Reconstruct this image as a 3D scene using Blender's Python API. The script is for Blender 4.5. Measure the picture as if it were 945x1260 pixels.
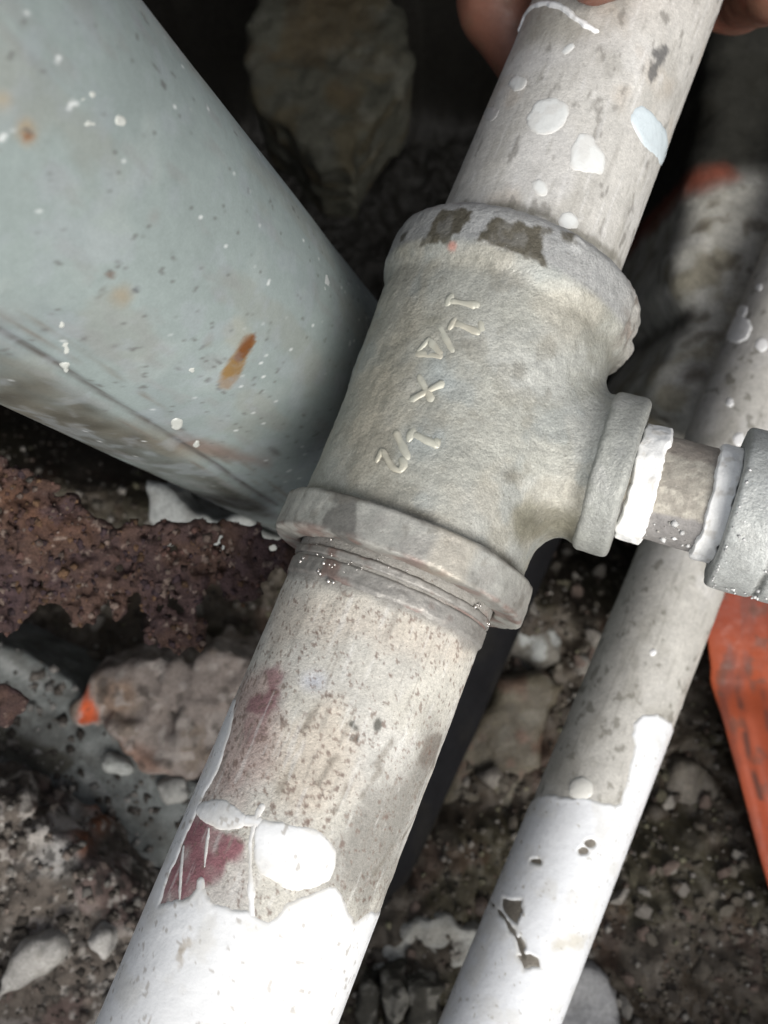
import bpy, math, random
import numpy as np

for o in list(bpy.data.objects):
    bpy.data.objects.remove(o)
scene = bpy.context.scene
col = scene.collection
MM = 0.001
random.seed(5)
rng = np.random.default_rng(5)

# ------------------------------------------------------------------ camera, sky, sun, exposure
CAM = np.array([0., 0., 210.])          # millimetres
FPX = 1260.0                            # focal length in photo pixels (945 wide)
cam_d = bpy.data.cameras.new('camera')
cam = bpy.data.objects.new('camera', cam_d)
col.objects.link(cam)
cam.location = CAM * MM
cam_d.sensor_fit = 'HORIZONTAL'
cam_d.sensor_width = 36
cam_d.lens = 48
# fit: HORIZONTAL on a portrait frame -> width is 36 mm
cam_d.clip_start = 0.01
cam_d.clip_end = 50
cam_d.dof.use_dof = True
cam_d.dof.focus_distance = 0.197
cam_d.dof.aperture_fstop = 24
scene.camera = cam

SUN_EL, SUN_AZ = 57.0, 152.0            # azimuth measured clockwise from +Y
world = bpy.data.worlds.new('World')
scene.world = world
world.use_nodes = True
nt = world.node_tree
nt.nodes.clear()
sky = nt.nodes.new('ShaderNodeTexSky')
sky.sky_type = 'NISHITA'
sky.sun_disc = False
sky.sun_elevation = math.radians(SUN_EL)
sky.sun_rotation = math.radians(SUN_AZ)
sky.dust_density = 4.0
sky.air_density = 1.0
hs = nt.nodes.new('ShaderNodeHueSaturation')
hs.inputs['Saturation'].default_value = 0.35
bg = nt.nodes.new('ShaderNodeBackground')
bg.inputs['Strength'].default_value = 0.1
wo = nt.nodes.new('ShaderNodeOutputWorld')
nt.links.new(sky.outputs[0], hs.inputs['Color'])
nt.links.new(hs.outputs[0], bg.inputs['Color'])
nt.links.new(bg.outputs[0], wo.inputs['Surface'])

sun_d = bpy.data.lights.new('sun', 'SUN')
sun_d.energy = 1.95
sun_d.angle = math.radians(42)
sun_d.color = (1.0, 0.97, 0.92)
sun = bpy.data.objects.new('sun', sun_d)
col.objects.link(sun)
az, el = math.radians(SUN_AZ), math.radians(SUN_EL)
sv = np.array([math.sin(az) * math.cos(el), math.cos(az) * math.cos(el), math.sin(el)])
from mathutils import Vector
sun.rotation_euler = Vector(sv).to_track_quat('Z', 'Y').to_euler()
sun.location = (0, 0, 2)

scene.view_settings.view_transform = 'Standard'
scene.view_settings.look = 'None'
scene.view_settings.gamma = 1
scene.view_settings.exposure = 0.68
scene.render.engine = 'CYCLES'
scene.cycles.use_denoising = True
scene.cycles.max_bounces = 6

# ------------------------------------------------------------------ maths helpers (mm)
def ray(px, py):
    return np.array([(px - 472.5) / FPX, (630 - py) / FPX, -1.0])

def at(px, py, depth):
    return CAM + ray(px, py) * depth

def hash3(h):
    h = (h ^ (h >> np.uint32(13))) * np.uint32(1274126177)
    h = (h ^ (h >> np.uint32(15))) * np.uint32(2246822519)
    return ((h ^ (h >> np.uint32(16))) >> np.uint32(8)).astype(np.float32) * np.float32(2.0 / 16777216.0)

def vnoise(p, seed=0):
    """smooth lattice noise, -1..1"""
    p = np.asarray(p)
    i = np.floor(p)
    f = (p - i).astype(np.float32)
    i = i.astype(np.int32).astype(np.uint32)
    f = f * f * f * (f * (f * 6 - 15) + 10)
    a0 = i[..., 0] * np.uint32(374761393) + np.uint32((seed * 974711) & 0xffffffff)
    a1 = a0 + np.uint32(374761393)
    b0 = i[..., 1] * np.uint32(668265263)
    b1 = b0 + np.uint32(668265263)
    c0 = i[..., 2] * np.uint32(1440662683)
    c1 = c0 + np.uint32(1440662683)
    fx, fy, fz = f[..., 0], f[..., 1], f[..., 2]
    def edge(b, c):
        u = hash3(a0 + b + c)
        return u + (hash3(a1 + b + c) - u) * fx
    e0 = edge(b0, c0); e0 = e0 + (edge(b1, c0) - e0) * fy
    e1 = edge(b0, c1); e1 = e1 + (edge(b1, c1) - e1) * fy
    return e0 + (e1 - e0) * fz - 1.0

def fbm(p, size, octaves=4, seed=0, gain=0.5):
    """signed noise about -1..1; size = feature size in mm"""
    a, s, tot, r = 1.0, 1.0 / size, 0.0, 0
    for k in range(octaves):
        r = r + a * vnoise(p * s + 17.3 * k, seed + k * 31)
        tot += a
        a *= gain
        s *= 2.03
    return r / tot * 1.5

def smooth(a, b, x):
    t = np.clip((x - a) / (b - a), 0, 1)
    return t * t * (3 - 2 * t)

def smin(a, b, k):
    h = np.clip(0.5 + 0.5 * (b - a) / k, 0, 1)
    return b + (a - b) * h - k * h * (1 - h)

def sd_poly(X, Y, poly):
    """signed distance to a polygon, positive inside"""
    poly = np.asarray(poly, float)
    sh = X.shape
    x, y = X.ravel(), Y.ravel()
    d = np.full(x.shape, 1e9)
    ins = np.zeros(x.shape, bool)
    n = len(poly)
    for i in range(n):
        ax, ay = poly[i]
        bx, by = poly[(i + 1) % n]
        ex, ey = bx - ax, by - ay
        L = ex * ex + ey * ey + 1e-12
        t = np.clip(((x - ax) * ex + (y - ay) * ey) / L, 0, 1)
        d = np.minimum(d, (x - ax - t * ex) ** 2 + (y - ay - t * ey) ** 2)
        c = ((ay <= y) & (by > y)) | ((by <= y) & (ay > y))
        if abs(ey) > 1e-12:
            ins ^= c & (x < ax + (y - ay) * ex / ey)
    d = np.sqrt(d)
    return np.where(ins, d, -d).reshape(sh)

def chaikin(pts, it=2):
    p = np.asarray(pts, float)
    for _ in range(it):
        q = np.roll(p, -1, 0)
        p = np.stack([.75 * p + .25 * q, .25 * p + .75 * q], 1).reshape(-1, 2)
    return p

def sd_line(X, Y, pts, w):
    """signed distance to a thick polyline, positive inside"""
    d = np.full(X.shape, 1e9)
    for (ax, ay), (bx, by) in zip(pts[:-1], pts[1:]):
        ex, ey = bx - ax, by - ay
        t = np.clip(((X - ax) * ex + (Y - ay) * ey) / (ex * ex + ey * ey + 1e-12), 0, 1)
        d = np.minimum(d, np.hypot(X - ax - t * ex, Y - ay - t * ey))
    return w - d

def ellpix(cx, cy, rx, ry, rot=0, n=18):
    r = math.radians(rot)
    out = []
    for k in range(n):
        a = 2 * math.pi * k / n
        u, v = rx * math.cos(a), ry * math.sin(a)
        out.append((cx + u * math.cos(r) - v * math.sin(r), cy + u * math.sin(r) + v * math.cos(r)))
    return out

def mix(c, stain, m):
    m = np.clip(m, 0, 1)[..., None]
    return c * (1 - m) + np.asarray(stain) * m

def srgb(r, g, b):
    f = lambda v: v / 12.92 if v <= 0.04045 else ((v + 0.055) / 1.055) ** 2.4
    return np.array([f(r / 255), f(g / 255), f(b / 255)])

# ------------------------------------------------------------------ object helpers
WPOS = {}

def put(o, wpos, parent):
    WPOS[o.name] = np.asarray(wpos, float)
    if parent is not None:
        o.parent = parent
        o.location = (WPOS[o.name] - WPOS[parent.name]) * MM
    else:
        o.location = WPOS[o.name] * MM
    return o

def tag(o, label=None, cat=None, group=None, kind=None):
    if label: o['label'] = label
    if cat: o['category'] = cat
    if group: o['group'] = group
    if kind: o['kind'] = kind
    return o

def empty(name, wpos):
    o = bpy.data.objects.new(name, None)
    o.empty_display_size = 0.01
    col.objects.link(o)
    return put(o, wpos, None)

def mesh_obj(name, V, F, material, parent=None, colors=None, smooth_shade=True, origin=None):
    V = np.asarray(V, float)
    c = V.mean(0) if origin is None else np.asarray(origin, float)
    me = bpy.data.meshes.new(name)
    F = np.asarray(F) if not isinstance(F, np.ndarray) and len({len(f) for f in F}) == 1 else F
    L = (V - c) * MM
    if isinstance(F, np.ndarray):
        k = F.shape[1]
        me.vertices.add(len(V))
        me.vertices.foreach_set('co', L.astype(np.float32).ravel())
        me.loops.add(F.size)
        me.loops.foreach_set('vertex_index', F.astype(np.int32).ravel())
        me.polygons.add(len(F))
        me.polygons.foreach_set('loop_start', np.arange(0, F.size, k, dtype=np.int32))
        me.polygons.foreach_set('loop_total', np.full(len(F), k, dtype=np.int32))
        me.update(calc_edges=True)
        me.validate()
    else:
        me.from_pydata(L.tolist(), [], [list(f) for f in F])
    if smooth_shade:
        me.polygons.foreach_set('use_smooth', np.ones(len(me.polygons), bool))
    if colors is not None:
        a = me.color_attributes.new('Col', 'FLOAT_COLOR', 'POINT')
        cc = np.ones((len(V), 4), np.float32)
        cc[:, :3] = np.clip(colors, 0.002, 0.9)
        a.data.foreach_set('color', cc.ravel())
    me.materials.append(material)
    o = bpy.data.objects.new(name, me)
    col.objects.link(o)
    return put(o, c, parent)

def surface_nets(fn, lo, hi, h):
    """polygonise fn(P)<0 on a grid; returns vertices (mm) and quads"""
    lo = np.asarray(lo, float)
    n = np.ceil((np.asarray(hi, float) - lo) / h).astype(int) + 1
    ax = [lo[i] + np.arange(n[i]) * h for i in range(3)]
    P = np.stack(np.meshgrid(*ax, indexing='ij'), -1)
    D = fn(P)
    D[0], D[-1] = np.maximum(D[0], h), np.maximum(D[-1], h)
    D[:, 0], D[:, -1] = np.maximum(D[:, 0], h), np.maximum(D[:, -1], h)
    D[:, :, 0], D[:, :, -1] = np.maximum(D[:, :, 0], h), np.maximum(D[:, :, -1], h)
    S = D < 0
    cx, cy, cz = n - 1
    cnt = np.zeros((cx, cy, cz), np.int8)
    for dx in (0, 1):
        for dy in (0, 1):
            for dz in (0, 1):
                cnt += S[dx:dx + cx, dy:dy + cy, dz:dz + cz]
    act = (cnt > 0) & (cnt < 8)
    I = np.argwhere(act)
    idx = -np.ones(act.shape, np.int64)
    idx[act] = np.arange(len(I))
    acc = np.zeros((len(I), 3))
    num = np.zeros(len(I))
    corners = [(a, b, c) for a in (0, 1) for b in (0, 1) for c in (0, 1)]
    for a in corners:
        for k in range(3):
            if a[k]:
                continue
            b = list(a); b[k] = 1
            da = D[I[:, 0] + a[0], I[:, 1] + a[1], I[:, 2] + a[2]]
            db = D[I[:, 0] + b[0], I[:, 1] + b[1], I[:, 2] + b[2]]
            m = (da < 0) != (db < 0)
            t = np.where(m, da / np.where(m, da - db, 1), 0)
            q = np.array(a, float)[None] + np.zeros((len(I), 3))
            q[:, k] = t
            acc[m] += q[m]
            num[m] += 1
    V = lo + (I + acc / num[:, None]) * h
    quads = []
    for k in range(3):
        u, v = (k + 1) % 3, (k + 2) % 3
        sl0 = [slice(1, -1)] * 3; sl1 = [slice(1, -1)] * 3
        sl0[k] = slice(0, -1); sl1[k] = slice(1, None)
        A, B = S[tuple(sl0)], S[tuple(sl1)]
        for flip in (False, True):
            m = (A & ~B) if not flip else (~A & B)
            E = np.argwhere(m)
            off = np.ones(3, int); off[k] = 0
            E = E + off
            du = np.zeros(3, int); du[u] = 1
            dv = np.zeros(3, int); dv[v] = 1
            f = [idx[tuple((E - du - dv).T)], idx[tuple((E - dv).T)], idx[tuple(E.T)], idx[tuple((E - du).T)]]
            if flip:
                f = f[::-1]
            quads.append(np.stack(f, 1))
    return V, np.concatenate(quads)

class Cyl:
    """a cylinder frame: axis point P, direction d, radius R, n faces the camera side, e to the right"""
    def __init__(s, P, d, R):
        s.P, s.d, s.R = np.asarray(P, float), np.asarray(d, float) / np.linalg.norm(d), R
        n = CAM - s.P
        n = n - (n @ s.d) * s.d
        s.n = n / np.linalg.norm(n)
        s.e = np.cross(s.n, s.d)
    def hit(s, px, py, R=None):
        R = R or s.R
        r = ray(px, py)
        o = CAM - s.P
        rp = r - (r @ s.d) * s.d
        op = o - (o @ s.d) * s.d
        a, b, c = rp @ rp, rp @ op, op @ op - R * R
        disc = b * b - a * c
        t = (-b - math.sqrt(max(disc, 0))) / a
        q = o + t * r
        return q @ s.d, math.atan2(q @ s.e, q @ s.n) * s.R
    def poly(s, pts, R=None):
        return [s.hit(x, y, R) for x, y in pts]
    def pos(s, S, T, H):
        th = T / s.R
        rr = (s.R + H)[..., None]
        return s.P + S[..., None] * s.d + rr * (np.cos(th)[..., None] * s.n + np.sin(th)[..., None] * s.e)
    def local(s, V):
        q = V - s.P
        return q @ s.d, np.arctan2(q @ s.e, q @ s.n) * s.R

def grid_faces(ns, nt, wrap=False):
    i = np.arange(ns - 1)[:, None]
    j = np.arange(nt if wrap else nt - 1)[None]
    j2 = (j + 1) % nt
    a, b, c, d = i * nt + j, i * nt + j2, (i + 1) * nt + j2, (i + 1) * nt + j
    return np.stack([a, b, c, d], -1).reshape(-1, 4)

def tube_mesh(name, cyl, s0, s1, ds, dt, height, colour, material, parent=None, wall=3.0):
    """outer surface with relief, closed over the end rims by an inner wall"""
    ns = max(2, int((s1 - s0) / ds) + 1)
    nt_ = int(2 * math.pi * cyl.R / dt)
    S, T = np.meshgrid(np.linspace(s0, s1, ns), (np.arange(nt_) / nt_ - 0.5) * 2 * math.pi * cyl.R, indexing='ij')
    H = height(S, T) if height else np.zeros_like(S)
    V = cyl.pos(S, T, H).reshape(-1, 3)
    C = colour(S, T, V.reshape(S.shape + (3,))).reshape(-1, 3)
    F = grid_faces(ns, nt_, True)
    Ti = T[0]
    inner0 = cyl.pos(np.full(nt_, s0), Ti, np.full(nt_, -wall))
    inner1 = cyl.pos(np.full(nt_, s1), Ti, np.full(nt_, -wall))
    b = len(V)
    V = np.concatenate([V, inner0, inner1])
    C = np.concatenate([C, C[:nt_] * 0.6, C[-nt_:] * 0.6])
    j = np.arange(nt_); j2 = (j + 1) % nt_
    F = np.concatenate([F, np.stack([b + j, b + j2, j2, j], 1),
                        np.stack([b - nt_ + j, b - nt_ + j2, b + nt_ + j2, b + nt_ + j], 1),
                        np.stack([b + nt_ + j, b + nt_ + j2, b + j2, b + j], 1)])
    return mesh_obj(name, V, F, material, parent, C)

def paint_patch(name, cyl, field, bbox, step, thick, material, parent, colour, rim=0.9, wob=0.25, seed=3, base=None, edge=0.0):
    """a coat lying on a cylinder: field>0 inside (mm); its rim dives below the surface so the outline is clean"""
    s0, s1, t0, t1 = bbox
    ns, ntt = int((s1 - s0) / step) + 2, int((t1 - t0) / step) + 2
    S, T = np.meshgrid(np.linspace(s0, s1, ns), np.linspace(t0, t1, ntt), indexing='ij')
    P3 = np.stack([S, T, 0 * S], -1)
    f = field(S, T) + wob * fbm(P3, 2.2, 3, seed)
    H = np.where(f > 0, thick * np.sqrt(np.clip(f / rim, 0, 1)), f * 1.2)
    H = H + np.where(f > 0.3, 0.05 * thick * fbm(P3, 6, 2, seed + 9), 0)
    if edge:
        H = H + edge * np.exp(-((f - rim * 0.8) / (rim * 0.7)) ** 2) * (f > 0)
    if base is not None:
        H = H + base(S, T)
    keep = f > -0.9
    V = cyl.pos(S, T, H).reshape(-1, 3)
    C = colour(S, T, f).reshape(-1, 3)
    F = grid_faces(ns, ntt)
    kf = keep.ravel()[F].all(1)
    F = F[kf]
    used = np.unique(F)
    if len(used) == 0:
        return None
    mp = -np.ones(len(V), int); mp[used] = np.arange(len(used))
    return mesh_obj(name, V[used], mp[F], material, parent, C[used])

def bbox_of(poly, pad=1.5):
    p = np.array(poly)
    return p[:, 0].min() - pad, p[:, 0].max() + pad, p[:, 1].min() - pad, p[:, 1].max() + pad

# ------------------------------------------------------------------ materials
def material(name, rough=0.6, metallic=0.0, spec=0.35, var=((9, .18), (1.3, .12)), bump=((1.2, .25, .2),), specks=(), color=None,
             rough_var=0.15, coat=0.0, sss=0.0, back=False):
    m = bpy.data.materials.new(name)
    m.use_nodes = True
    n, l = m.node_tree.nodes, m.node_tree.links
    bs = n['Principled BSDF']
    tc = n.new('ShaderNodeTexCoord')
    mp = n.new('ShaderNodeVectorMath'); mp.operation = 'SCALE'; mp.inputs['Scale'].default_value = 1000.0
    l.new(tc.outputs['Object'], mp.inputs[0])
    def noise(size, detail=4, off=0.0, rough_=0.6):
        x = n.new('ShaderNodeTexNoise')
        x.inputs['Scale'].default_value = 1.0 / size
        x.inputs['Detail'].default_value = detail
        x.inputs['Roughness'].default_value = rough_
        if off:
            ad = n.new('ShaderNodeVectorMath'); ad.operation = 'ADD'
            ad.inputs[1].default_value = (off, off * .7, -off)
            l.new(mp.outputs[0], ad.inputs[0]); l.new(ad.outputs[0], x.inputs['Vector'])
        else:
            l.new(mp.outputs[0], x.inputs['Vector'])
        return x
    if color is None:
        at_ = n.new('ShaderNodeAttribute'); at_.attribute_name = 'Col'
        c = at_.outputs['Color']
    else:
        rgb = n.new('ShaderNodeRGB'); rgb.outputs[0].default_value = (*color, 1)
        c = rgb.outputs[0]
    for k, (size, amt) in enumerate(var):
        x = noise(size, 5, 3.1 * k)
        mr = n.new('ShaderNodeMapRange')
        mr.inputs['From Min'].default_value = .25; mr.inputs['From Max'].default_value = .75
        mr.inputs['To Min'].default_value = 1 - amt; mr.inputs['To Max'].default_value = 1 + amt
        l.new(x.outputs['Fac'], mr.inputs['Value'])
        vm = n.new('ShaderNodeVectorMath'); vm.operation = 'SCALE'
        l.new(c, vm.inputs[0]); l.new(mr.outputs[0], vm.inputs['Scale'])
        c = vm.outputs[0]
    for k, (size, lo, hi, colr, amt) in enumerate(specks):
        x = noise(size, 2, 11.7 + 5 * k, .5)
        mr = n.new('ShaderNodeMapRange')
        mr.inputs['From Min'].default_value = lo; mr.inputs['From Max'].default_value = hi
        mr.inputs['To Min'].default_value = 0; mr.inputs['To Max'].default_value = amt
        l.new(x.outputs['Fac'], mr.inputs['Value'])
        mx = n.new('ShaderNodeMix'); mx.data_type = 'RGBA'
        mx.inputs['B'].default_value = (*colr, 1)
        l.new(mr.outputs[0], mx.inputs['Factor']); l.new(c, mx.inputs['A'])
        c = mx.outputs['Result']
    l.new(c, bs.inputs['Base Color'])
    x = noise(2.5, 4, 21)
    mr = n.new('ShaderNodeMapRange')
    mr.inputs['From Min'].default_value = .3; mr.inputs['From Max'].default_value = .7
    mr.inputs['To Min'].default_value = max(.05, rough - rough_var); mr.inputs['To Max'].default_value = min(1, rough + rough_var)
    l.new(x.outputs['Fac'], mr.inputs['Value'])
    l.new(mr.outputs[0], bs.inputs['Roughness'])
    prev = None
    for k, (size, strength, dist) in enumerate(bump):
        x = noise(size, 4, 31 + 7 * k)
        b = n.new('ShaderNodeBump')
        b.inputs['Strength'].default_value = strength
        b.inputs['Distance'].default_value = dist * MM
        l.new(x.outputs['Fac'], b.inputs['Height'])
        if prev: l.new(prev.outputs[0], b.inputs['Normal'])
        prev = b
    if prev: l.new(prev.outputs[0], bs.inputs['Normal'])
    bs.inputs['Metallic'].default_value = metallic
    bs.inputs['Specular IOR Level'].default_value = spec
    if coat: bs.inputs['Coat Weight'].default_value = coat; bs.inputs['Coat Roughness'].default_value = .25
    if sss:
        bs.inputs['Subsurface Weight'].default_value = sss
        bs.inputs['Subsurface Radius'].default_value = (1, .35, .2)
        bs.inputs['Subsurface Scale'].default_value = .004
    return m

BROWN = (.10, .075, .05)
M_zinc = material('weathered_zinc', .58, .15, .4, ((7, .12), (1.1, .14), (.35, .16)), ((.6, .6, .25), (3, .25, .3)),
                  ((.5, .68, .75, (.20, .18, .15), .55), (.4, .72, .78, (.62, .61, .59), .45)))
M_old = material('old_pipe_crust', .72, 0, .3, ((6, .12), (.9, .16), (.35, .2)), ((.55, .8, .25), (2.2, .35, .3)),
                 ((.55, .68, .74, (.14, .10, .08), .7),))
M_cast = material('cast_zinc_skin', .5, .2, .5, ((8, .10), (1.2, .14), (.4, .24)), ((.8, .65, .4), (2.2, .18, .4)),
                  ((.6, .68, .75, (.17, .16, .125), .6), (.5, .71, .78, (.52, .51, .46), .5)))
M_machined = material('machined_zinc', .48, .3, .5, ((4, .14), (.8, .14), (.35, .15)), ((.7, .5, .25), (2.5, .3, .3)), ((.6, .68, .75, (.2, .18, .15), .4),))
M_paint = material('white_paint', .36, 0, .5, ((10, .05), (1.5, .04)), ((6, .3, .9), (1.4, .2, .25)),
                   ((.5, .73, .77, (.45, .43, .38), .6),))
M_letter = material('rubbed_zinc', .5, .2, .45, ((2, .12),), ((.5, .3, .1),))
M_tape = material('thread_tape', .75, 0, .3, ((2.5, .06), (.6, .06)), ((.5, .5, .2), (1.6, .4, .3)))
M_rust = material('flaking_rust', .85, 0, .25, ((3, .3), (.6, .4)), ((.5, 1.0, .5), (1.5, .7, .7)),
                  ((.5, .66, .76, (.05, .03, .035), .7), (.35, .76, .82, (.26, .2, .17), .5)))
M_rubble = material('rubble_surface', .85, 0, .25, ((5, .25), (1.0, .25)), ((.9, .6, .5), (3, .4, .8)),
                    ((.8, .64, .74, (.02, .018, .015), .6), (.6, .72, .80, (.26, .24, .21), .4)))
M_wet = material('damp_soil', .6, 0, .45, ((6, .3), (1.2, .3)), ((1.0, .7, .6), (4, .5, 1.0)),
                 ((1.2, .62, .72, (.015, .013, .011), .6), (.8, .74, .82, (.20, .18, .15), .5)))
M_dark = material('dark_matte', .85, 0, .08, ((8, .2), (1.5, .1)), ((2, .1, .2),))
M_red = material('red_plastic', .6, 0, .3, ((7, .12), (1.2, .08)), ((5, .2, .5), (1.0, .15, .15)))
M_skin = material('skin', .5, 0, .4, ((5, .10), (1.0, .08)), ((.8, .4, .18), (2.6, .2, .3)), sss=.15)
M_big = material('grey_galvanised_pipe', .62, .0, .28, ((16, .07), (2.2, .07), (.5, .08)), ((3, .06, .2), (.8, .05, .08)),
                 ((.5, .76, .80, (.14, .14, .13), .6),))
M_metalchip = material('bright_metal', .25, .9, .5, ((.5, .2),), (), color=(.8, .76, .72))

# ------------------------------------------------------------------ the setting: pit ground
def ground_h(x, y):
    p = np.stack([x, y, 0 * x], -1)
    deep = smooth(-25, 75, y + 0.25 * x + 14 * fbm(p, 60, 2, 4))
    z = -152 - 290 * deep
    z = z + 44 * smooth(-62, -150, y)
    z = z - 26 * np.exp(-((x + 75) / 45) ** 2 - ((y + 25) / 38) ** 2)
    z = z + 9 * fbm(p, 45, 3, 8) + 4.0 * fbm(p, 11, 3, 18) + 1.6 * fbm(p, 3.5, 2, 28)
    jag = 7 * fbm(p, 26, 3, 5)
    wall = np.maximum.reduce([smooth(245, 320, y + jag), smooth(150, 176, x - 50 * smooth(-5, 55, y) + jag) , smooth(158, 186, -x + jag), smooth(168, 196, -y + jag)])  # unseen pit walls, set close and high to shade the rubble
    top = 12 + 60 * smooth(200, 330, y) + 4 * fbm(p, 25, 3, 7)
    return z * (1 - wall) + top * wall

gx = np.concatenate([[-3000, -1500, -800, -500, -380, -320], np.arange(-280, -190, 5), np.arange(-190, 185, 1.2), np.arange(185, 281, 3), [320, 380, 500, 800, 1500, 3000]])
gy = np.concatenate([[-3000, -1500, -800, -520, -400, -330], np.arange(-290, -200, 5), np.arange(-200, 235, 1.2), np.arange(235, 321, 5), [340, 400, 520, 800, 1500, 3000]])
X, Y = np.meshgrid(gx, gy, indexing='ij')
Z = ground_h(X, Y)
P3 = np.stack([X, Y, Z], -1)
gc = np.zeros(X.shape + (3,)) + np.array([.125, .105, .085])
gc = mix(gc, (.24, .22, .20), smooth(.1, .5, fbm(P3, 22, 3, 40)) * .6)
gc = mix(gc, (.10, .095, .055), smooth(.1, .5, fbm(P3, 30, 3, 41)) * .7)
gc = mix(gc, (.16, .085, .065), smooth(.45, .65, fbm(P3, 14, 2, 42)) * .4)
gc = mix(gc, (.40, .38, .35), smooth(.35, .7, fbm(P3, 6, 3, 43)) * .5 * smooth(20, -60, Y))
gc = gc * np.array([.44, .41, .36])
gc = mix(gc, (.012, .011, .009), smooth(-35, 25, Y + .25 * X))  # cavity shade put into the soil colour where the pit drops
F = grid_faces(len(gx), len(gy))[:, ::-1]
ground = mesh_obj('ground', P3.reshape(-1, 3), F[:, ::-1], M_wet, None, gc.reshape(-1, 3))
tag(ground, 'dark damp soil and rubble at the bottom of the pit, shade painted into its deep end', 'ground', kind='structure')

def G(x, y):
    return float(ground_h(np.array([x]), np.array([y]))[0])

def ico(sub):
    import bmesh
    bm = bmesh.new()
    bmesh.ops.create_icosphere(bm, subdivisions=sub, radius=1)
    V = np.array([v.co[:] for v in bm.verts]); Fc = np.array([[v.index for v in f.verts] for f in bm.faces])
    bm.free()
    return V, Fc

ICO1, ICO1F = ico(1)
ICO2, ICO2F = ico(2)

def ground_px(px, py):
    """where the view ray through a photo point meets the soil"""
    d = 240.0
    while d < 640:
        q = at(px, py, d)
        if q[2] <= G(q[0], q[1]):
            break
        d += 2.0
    return at(px, py, d)

# stones of the rubble: single pieces, children of the ground
stone_cols = [(.135, .12, .098), (.10, .087, .07), (.19, .175, .155), (.066, .056, .046), (.125, .095, .08), (.088, .08, .055), (.25, .235, .21)]
stone_meshes = []
for k in range(14):
    V = ICO2.copy() if k < 6 else ICO1.copy()
    Fc = ICO2F if k < 6 else ICO1F
    V = V * (1 + .28 * fbm(V * 10, 9, 2, 60 + k))[:, None]
    for q in range(5):                                  # knock flats onto it like broken stone
        nn = rng.normal(size=3); nn /= np.linalg.norm(nn)
        lim = rng.uniform(.5, .8)
        over = np.maximum(V @ nn - lim, 0)
        V = V - over[:, None] * nn
    V = V * np.array([1.0, rng.uniform(.6, .9), rng.uniform(.45, .75)])
    me = bpy.data.meshes.new('stone')
    me.from_pydata((V * MM).tolist(), [], Fc.tolist())
    cc = np.array(stone_cols[k % 7])
    a = me.color_attributes.new('Col', 'FLOAT_COLOR', 'POINT')
    A = np.ones((len(V), 4), np.float32); A[:, :3] = cc * (1 + .25 * fbm(V * 10, 6, 2, k))[:, None]
    a.data.foreach_set('color', A.ravel())
    me.materials.append(M_rubble)
    stone_meshes.append(me)

def add_stone(x, y, r, dz=0.25, k=None):
    o = bpy.data.objects.new('stone', stone_meshes[rng.integers(0, 14) if k is None else k])
    col.objects.link(o)
    put(o, (x, y, G(x, y) + r * dz), ground)
    o.rotation_euler = rng.uniform(-.5, .5, 2).tolist() + [rng.uniform(0, 6.28)]
    o.scale = (r, r, r)

def in_frame_spots(n, xr, yr, rmin, rmax):
    for _ in range(n):
        q = ground_px(rng.uniform(*xr), rng.uniform(*yr))
        add_stone(q[0], q[1], rng.uniform(rmin, rmax) ** 1.0)

in_frame_spots(75, (700, 960), (900, 1270), 1.8, 4.2)
in_frame_spots(40, (600, 800), (650, 900), 1.8, 5.0)
in_frame_spots(22, (480, 660), (850, 1260), 1.8, 4.0)
in_frame_spots(46, (-10, 230), (940, 1270), 1.8, 5.0)
in_frame_spots(36, (100, 340), (680, 980), 2.5, 7.0)
in_frame_spots(12, (780, 960), (30, 500), 4, 9)
in_frame_spots(8, (250, 560), (0, 420), 4, 9)

def crumbs(name, spots, material, cols, parent, kindstuff=True, squash=.7):
    """many tiny angular crumbs in one mesh"""
    Vs, Fs, Cs, b = [], [], [], 0
    base = np.array([[1, 0, 0], [-1, 0, 0], [0, 1, 0], [0, -1, 0], [0, 0, 1], [0, 0, -1]], float)
    bf = np.array([[0, 2, 4], [2, 1, 4], [1, 3, 4], [3, 0, 4], [2, 0, 5], [1, 2, 5], [3, 1, 5], [0, 3, 5]])
    for (x, y, z, r) in spots:
        V = base * (r * rng.uniform(.6, 1.3, (6, 1)))
        q = rng.normal(size=(3, 3)); q, _ = np.linalg.qr(q)
        V = V @ q * np.array([1, 1, squash])
        Vs.append(V + (x, y, z)); Fs.append(bf + b); b += 6
        Cs.append(np.repeat([np.array(cols[rng.integers(0, len(cols))]) * rng.uniform(.4, 1.0)], 6, 0))
    o = mesh_obj(name, np.concatenate(Vs), np.concatenate(Fs), material, parent, np.concatenate(Cs), smooth_shade=False)
    if kindstuff: o['kind'] = 'stuff'
    return o

gspots = []
NG = 11000
xs, ys = rng.uniform(-150, 150, NG), rng.uniform(-185, 60, NG)
zs = ground_h(xs, ys)
rs = np.exp(rng.normal(math.log(.85), .45, NG))
for x, y, z, r in zip(xs, ys, zs, rs):
    gspots.append((x, y, z + r * .3, r))
gravel = crumbs('gravel', gspots, M_wet, [(.15, .132, .105), (.11, .093, .072), (.22, .20, .175), (.075, .06, .045), (.13, .095, .075), (.30, .28, .25), (.06, .052, .04), (.10, .09, .07), (.08, .066, .05), (.18, .17, .11)], None)
tag(gravel, 'fine grey brown gravel and crumbs lying over the damp soil', 'gravel', kind='stuff')

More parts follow.
